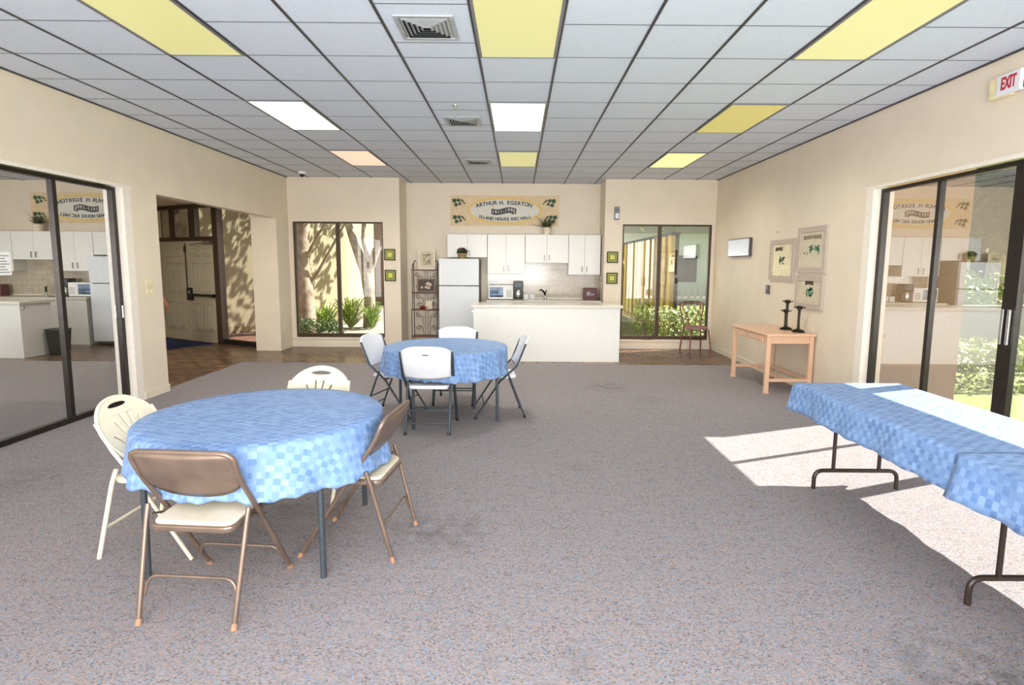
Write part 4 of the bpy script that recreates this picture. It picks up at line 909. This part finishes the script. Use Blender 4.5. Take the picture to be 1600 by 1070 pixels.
def fan_chair(label, loc, rz):
    t = thing('fan_back_chair', label, 'chair', loc, rz, 'cream fan-back folding chairs at the near round table')
    n = 48; a_, b_ = .225, .20
    outer = []
    for i in range(n):
        th = 2*PI*i/n; x = a_*math.cos(th); z = math.sin(th)
        z = z*.17 if z > 0 else z*.22
        if z < 0: x *= (1-.35*(abs(z)/.22)**2)
        outer.append((x, z))
    hn = []
    for i in range(20):
        th = 2*PI*i/20; x = .078*math.cos(th); z = .128+.017*math.sin(th)-.35*x*x; hn.append((x, z))
    holes = [hn]
    for k in (-2.2, -1.3, -.42, .42, 1.3, 2.2):
        p0 = Vector((k*.03, -.15)); p1 = Vector((k*.072, .083-.019*k*k)); c_ = (p0+p1)/2+Vector((-k*.012, .01)); sl = []
        for sgn in (1, -1):
            rng = range(7) if sgn == 1 else range(6, -1, -1)
            for i in rng:
                u = i/6; p = p0*(1-u)**2+c_*2*u*(1-u)+p1*u*u; wv = .0045+.005*u; d = (p1-p0).normalized(); nn = Vector((-d.y, d.x)); q = p+nn*wv*sgn; sl.append((q.x, q.y))
        holes.append(sl)
    m = curve2d(outer, holes, .006)
    def bend(p):
        x, z, d = p; zz = .665+z; y = -.195-.62*z-.3*(.05-x*x)*.9+d; return (x, y, zz)
    m.v = [bend(p) for p in m.v]; m.build('backrest', M['cream'], t)
    # raised rim
    rim = [Vector(bend((x*.985, z*.985, .0))) for x, z in outer]; MB().tube(rim, .0105, 8, closed=True).build('rim', M['cream'], t, smooth=True)
    for s_ in (-1,1):
        MB().tube([(s_*.215,-.24,.74),(s_*.222,-.155,.60),(s_*.228,-.03,.44),(s_*.228,.25,.0)], .012, 10, ry=.009).build('frame', M['cream'], t, smooth=True)
        MB().tube([(s_*.245,-.255,0),(s_*.243,-.15,.43),(s_*.24,-.125,.50)], .012, 10).build('leg', M['cream'], t, smooth=True)
    s2 = [(p.x, p.y) for p in fillet([(-.2,0,0),(-.2,-.19,0),(.2,-.19,0),(.215,.22,0),(-.215,.22,0),(-.2,0,0)], .06, 6)][:-1]
    MB().prism(s2, lambda x, y: (x, y, .405), lambda x, y: (x*.99, y*.99, .44)).build('seat', M['cream'], t, bevel=.012)
    MB().tube([(-.243,-.215,.17),(.243,-.215,.17)], .008, 8).build('stretcher', M['cream'], t); MB().tube([(-.228,.155,.15),(.228,.155,.15)], .008, 8).build('stretcher', M['cream'], t)
    return t
c3 = fan_chair('cream plastic fan-back folding chair at left of the near round table', (-2.00, 3.12, 0), -PI/2-.04)
c4 = copy_tree(c3, (-1.46, 3.83, 0), PI, 'cream fan-back folding chair on the far side of the near round table')

def white_chair(label, loc, rz):
    t = thing('white_folding_chair', label, 'chair', loc, rz, 'white folding chairs at the far round table')
    pan = MB(); nx, nz = 18, 14; W = .230
    yb = lambda z: -.165-.40*(z-.56)
    for j in range(nz+1):
        for i in range(nx+1):
            u = -1+2*i/nx; v = j/nz; zl = .545-.02*(1-u*u); zt = .85-.045*abs(u)**3.5; z = zl+(zt-zl)*v; wv = W*(1-.06*abs(1-v)**1) ; y = yb(z)-.03*(1-u*u)-.012*math.sin(v*PI)
            if abs(u) < .34 and v > .1 and v < .85: y += .006
            pan.v.append((u*wv, y, z))
    for j in range(nz):
        for i in range(nx): a = j*(nx+1)+i; pan.f.append((a, a+1, a+nx+2, a+nx+1))
    o = pan.build('backrest', M['wplastic'], t, smooth=True); md = o.modifiers.new('s', 'SOLIDIFY'); md.thickness = .022; md.offset = 0
    MB().box(-.028, yb(.765)-.058, .765, .028, yb(.765)-.03, .772).build('grip_slot', M['black'], o)
    for s_ in (-1,1):
        f = MB().tube([(s_*.238,yb(.79)+.0,.79),(s_*.238,yb(.56)+.0,.56),(s_*.232,.01,.40),(s_*.225,.27,.012)], .0155, 10, ry=.010).build('frame', M['gtube'], t, smooth=True)
        cap(f, (s_*.225,.272,0), .014, M['black'], (0,-.5,.8))
        lg = MB().tube([(s_*.206,-.255,.012),(s_*.208,-.10,.42),(s_*.21,-.07,.48)], .0125, 10, ry=.01).build('leg', M['gtube'], t, smooth=True)
        cap(lg, (s_*.206,-.256,0), .013, M['black'], (0,.3,.95))
    s2 = [(p.x, p.y) for p in fillet([(-.19,0,0),(-.19,-.17,0),(.19,-.17,0),(.205,.22,0),(-.205,.22,0),(-.19,0,0)], .06, 6)][:-1]
    MB().prism(s2, lambda x, y: (x, y, .42), lambda x, y: (x*.99, y*.99, .455)).build('seat', M['wplastic'], t, bevel=.012)
    for y_, z_, ww in ((-.215,.10,.205),(-.175,.215,.205),(.175,.16,.225)): MB().tube([(-ww,y_,z_),(ww,y_,z_)], .008, 8).build('stretcher', M['gtube'], t)
    MB().tube([(-.205,-.0,.405),(.205,-.0,.405)], .009, 8).build('seat_bar', M['gtube'], t); return t
w1c = white_chair('white folding chair with its back to the camera at the far round table', (-.85, 5.40, 0), 0)
copy_tree(w1c, (-.20, 5.96, 0), PI/2+.12, 'white folding chair at the right side of the far round table, before the island')
copy_tree(w1c, (-.735, 6.52, 0), PI, 'white folding chair behind the far round table, facing the camera')
copy_tree(w1c, (-1.33, 5.97, 0), -PI/2-.24, 'white folding chair at the left side of the far round table')

# ------------------------------------------------------------------ tables and cloths
def round_table(name, label, c, R, ang, ls):
    t = thing(name, label, 'table', (c[0], c[1], 0), ang)
    MB().lathe([(R-.02,.70),(R,.71),(R,.735),(R-.01,.742)], seg=56).build('tabletop', M['darktube'] if False else M['gtube'], t)
    for sx in (-1,1):
        for sy in (-1,1): MB().tube([(sx*ls,sy*ls,0),(sx*ls*.985,sy*ls*.985,.705)], .0155, 12).build('leg', M['gtube'], t, smooth=True)
    MB().tube([(-ls,-ls,.6),(ls,-ls,.6)], .009, 8).tube([(-ls,ls,.6),(ls,ls,.6)], .009, 8).build('brace', M['gtube'], t); return t
def round_cloth(c, R, drop, seed, label, rot, ecc=.03, nf=15, push=()):
    rr = random.Random(seed); ph = [rr.random()*6.28 for _ in range(6)]; m = MB(); nr1, nr2, nt_ = 10, 16, 180; zt = .7475
    m.v.append((0,0,zt)); uv = [(0,0)]
    rad = [R*(i+1)/nr1 for i in range(nr1)]
    for r in rad:
        for k in range(nt_):
            a = 2*PI*k/nt_; m.v.append((r*math.cos(a), r*math.sin(a), zt if r < R-.001 else zt-.002)); uv.append((r*math.cos(a), r*math.sin(a)))
    for i in range(1, nr2+1):
        for k in range(nt_):
            a = 2*PI*k/nt_; dd = drop*(1+ecc*math.cos(2*a+ph[0])+.07*math.sin(a+ph[1])+.02*math.sin(nf*a*1.0+ph[2])); s_ = dd*i/nr2; u = s_/dd
            e = min(s_, .02)
            fold = (.5*math.sin(nf*a+ph[3]+.5*math.sin(3*a+ph[1]))+.3*math.sin((nf*2-3)*a+ph[4])+.35*math.sin(5*a+ph[5]))*.030*u**1.2
            rr_ = R+.010+.030*u+fold
            for (pa, pw, pd) in push:
                da = (a-pa+PI) % (2*PI)-PI; rr_ -= pd*u*math.exp(-(da/pw)**2)
            ripple = .006*math.sin(41*a+ph[1])*u**6
            z = zt-.004-s_*.985 if s_ > .02 else zt-.002-s_*.8
            m.v.append((rr_*math.cos(a), rr_*math.sin(a), z+ripple)); uv.append(((R+s_)*math.cos(a), (R+s_)*math.sin(a)))
    for k in range(nt_): m.f.append((0, 1+k, 1+(k+1) % nt_))
    for i in range(nr1+nr2-1):
        for k in range(nt_): l = (k+1) % nt_; a = 1+i*nt_; m.f.append((a+k, a+nt_+k, a+nt_+l, a+l))
    m.uv = [(x*math.cos(rot)-y*math.sin(rot)+5, x*math.sin(rot)+y*math.cos(rot)+5) for x, y in uv]
    o = m.build('tablecloth', M['cloth'], smooth=True, fix=True); o.location = (c[0], c[1], 0); md = o.modifiers.new('s', 'SOLIDIFY'); md.thickness = .0016; md.offset = 1
    return tag(o, label, 'tablecloth')
round_table('round_table', 'round folding table with dark legs under the near blue cloth', (-1.44, 3.14), .635, .03, .44)
round_cloth((-1.44, 3.14), .64, .262, 4, 'light blue checked cloth draped over the near round table', -.3, nf=11, push=((-PI/2, .35, .02),))
round_table('round_table', 'round folding table with dark legs under the far blue cloth', (-.757, 5.89), .63, .35, .43)
round_cloth((-.757, 5.89), .637, .25, 9, 'blue checked cloth draped over the far round table, ringed by white chairs', .3, nf=17, push=((-PI/2-.15, .33, .075), (0, .3, .04)))

def long_table(c, label):
    t = thing('folding_table', label, 'table', (c[0], c[1], 0))
    MB().box(-.375,-.905,.70,.375,.905,.735).build('tabletop', mat('brown_laminate', (110,84,62), .4) if 'long_lam' not in M else M['long_lam'], t, bevel=.006)
    for yy in (-.69, .72):
        MB().tube(fillet([(-.30,yy,.0),(-.30,yy,.135),(.30,yy,.135),(.30,yy,.0)], .085, 7), .0145, 10).build('foot_bar', M['darktube'], t, smooth=True)
        for sx in (-.165, .165): MB().tube([(sx,yy,.135),(sx,yy,.70)], .013, 10).build('leg', M['darktube'], t, smooth=True)
    return t
lt1 = long_table((2.455, 3.20), 'long folding table with dark bent tube legs nearest the maple desk')
long_table((2.455, 1.37), 'long folding table at the right edge of the photo, end to end with the other')
def long_cloth(cx, y0, y1, hw, drop, zt, seed, label, flare=0, endn=True, endf=True):
    m = MB(); uv = []; rr = random.Random(seed); ph = [rr.random()*6.28 for _ in range(6)]; st = .03
    L0 = y0-(drop if endn else 0); L1 = y1+(drop if endf else 0)
    nu = int((2*hw+2*drop)/st)+1; nv = int((L1-L0)/st)+1; r = .02
    for j in range(nv+1):
        for i in range(nu+1):
            u = -hw-drop+(2*hw+2*drop)*i/nu; v = L0+(L1-L0)*j/nv
            qx = max(-hw, min(hw, u)); qy = max(y0, min(y1, v)); dx, dy = u-qx, v-qy; d0 = math.hypot(dx, dy); d = min(d0, drop*1.12+.1*(d0-drop*1.12)) if d0 > drop*1.12 else d0
            if d < 1e-6: m.v.append((u, v, zt+.0006*math.sin(u*40+v*9)))
            else:
                nx_, ny_ = dx/d0, dy/d0; w_ = .5*math.sin(v*9+ph[0])+.5*math.sin(v*17+u*3+ph[1]) if abs(dx) > 1e-6 else .5*math.sin(u*14+ph[2])
                k = min(1, d/drop); out = .012+.022*k*k+w_*.016*k
                if abs(dx) > 1e-6 and abs(dy) > 1e-6: out += .016*k*math.sin(math.atan2(abs(dy), abs(dx))*2)
                fl_ = flare*math.exp(-((v-(y1-.04))/.14)**2)*k if u < 0 else 0
                z = zt-max(0, d-.006)*(1-.02*k)-.003; m.v.append((qx+nx_*out-fl_, qy+ny_*out, z+.004*math.sin(v*37)*k**4))
            uv.append((u+7, v+7))
    for j in range(nv):
        for i in range(nu): a = j*(nu+1)+i; m.f.append((a, a+1, a+nu+2, a+nu+1))
    m.uv = uv; o = m.build('tablecloth', M['cloth'], smooth=True); o.location = (cx, 0, 0); md = o.modifiers.new('s', 'SOLIDIFY'); md.thickness = .0016; md.offset = 1 
    return tag(o, label, 'tablecloth')
long_cloth(2.455, 2.505, 4.11, .388, .20, .741, 3, 'blue checked cloth on the long table, farther one ending near the desk', endn=False)
long_cloth(2.455, .47, 2.53, .392, .215, .7428, 8, 'blue checked cloth on the long table, overlapping one at the photo edge', flare=.035, endf=False)

# ------------------------------------------------------------------ person in the foyer
def person(loc, rz):
    t = thing('person', 'person in grey top and brown trousers half hidden behind the left pillar', 'person', loc, rz)
    me = bpy.data.meshes.new('body')
    J = [((0,0,.98),.13,.11),((0,.0,1.18),.12,.10),((0,0,1.38),.15,.11),((0,0,1.48),.06,.06),((0,.01,1.55),.05,.055),((0,.015,1.64),.075,.09),((0,.015,1.73),.07,.085)]
    V = [j[0] for j in J]; Rd = [(j[1], j[2]) for j in J]; E_ = [(i, i+1) for i in range(len(J)-1)]
    def chain(root, pts, rs):
        p = root
        for q, r in zip(pts, rs): V.append(q); Rd.append((r, r)); E_.append((p, len(V)-1)); p = len(V)-1
        return p
    for s_ in (-1, 1):
        chain(0, [(s_*.10,0,.90),(s_*.11,.01,.50),(s_*.115,-.02,.09),(s_*.12,.10,.035)], [.095,.06,.042,.035])
        if s_ > 0: w = chain(2, [(.19,0,1.40),(.235,-.01,1.12),(.26,.10,.91),(.262,.13,.86)], [.055,.042,.03,.028])
        else: w = chain(2, [(-.19,0,1.40),(-.24,-.02,1.12),(-.25,.02,.86),(-.25,.03,.80)], [.055,.042,.03,.028])
        hp = Vector(V[w]); dn = Vector((0,.3,-.9)).normalized() if s_ > 0 else Vector((0,.1,-1)).normalized()
        for k, (o_, ln) in enumerate(((-.025,.07),(-.009,.08),(.008,.076),(.024,.062))):
            b0 = hp+Vector((0,o_,0)); chain(w, [tuple(b0+dn*.05), tuple(b0+dn*(.05+ln*.5)), tuple(b0+dn*(.05+ln)+Vector((-s_*.015,0,0)))], [.011,.009,.007])
        chain(w, [tuple(hp+Vector((-s_*.01,.035,-.02))), tuple(hp+Vector((-s_*.015,.05,-.06)))], [.011,.008])
    me.from_pydata(V, E_, []); o = bpy.data.objects.new('body', me); C.objects.link(o)
    md = o.modifiers.new('k', 'SKIN'); sv = me.skin_vertices
    if not sv: 
        bm = bmesh.new(); bm.from_mesh(me); bm.verts.layers.skin.verify(); bm.to_mesh(me); bm.free()
    for i, r in enumerate(Rd): me.skin_vertices[0].data[i].radius = r
    me.skin_vertices[0].data[0].use_root = True
    o.modifiers.new('s', 'SUBSURF').levels = 1; bpy.context.view_layer.update()
    me2 = bpy.data.meshes.new_from_object(o.evaluated_get(bpy.context.evaluated_depsgraph_get())); bpy.data.objects.remove(o)
    for m_ in (M['skin'], M['trouser'], M['shirt']): me2.materials.append(m_)
    for p in me2.polygons:
        c = p.center; p.use_smooth = True
        p.material_index = 1 if (c.z < .98 and abs(c.x) < .2 and c.z > .08) else (2 if (.98 <= c.z < 1.49 and not (abs(c.x) > .2 and c.z < 1.22)) else 0)
    b = bpy.data.objects.new('body', me2); C.objects.link(b); b.parent = t
    q = MB().lathe([(.02,.14),(.07,.12),(.095,.06),(.098,0),(.09,-.03)], (0,-.005,1.70), 18); q.build('hair', M['hair'], t, smooth=True)
    q = MB()
    for s_ in (-1,1): q.lathe([(.004,-.01),(.012,-.005),(.012,.005),(.004,.01)], (s_*.03,.1,1.67), 8)
    q.build('eyes', M['black'], t); q = MB().tube([(0,.1,1.665),(0,.125,1.635),(0,.1,1.625)], [.008,.014,.01], 8); q.build('nose', M['skin'], t, smooth=True)
    for s_ in (-1,1): MB().box(s_*.12-.045,-.07,0,s_*.12+.045,.17,.075).build('shoe', M['black'], t, bevel=.02)
person((-6.57, 9.98, 0), -.3)
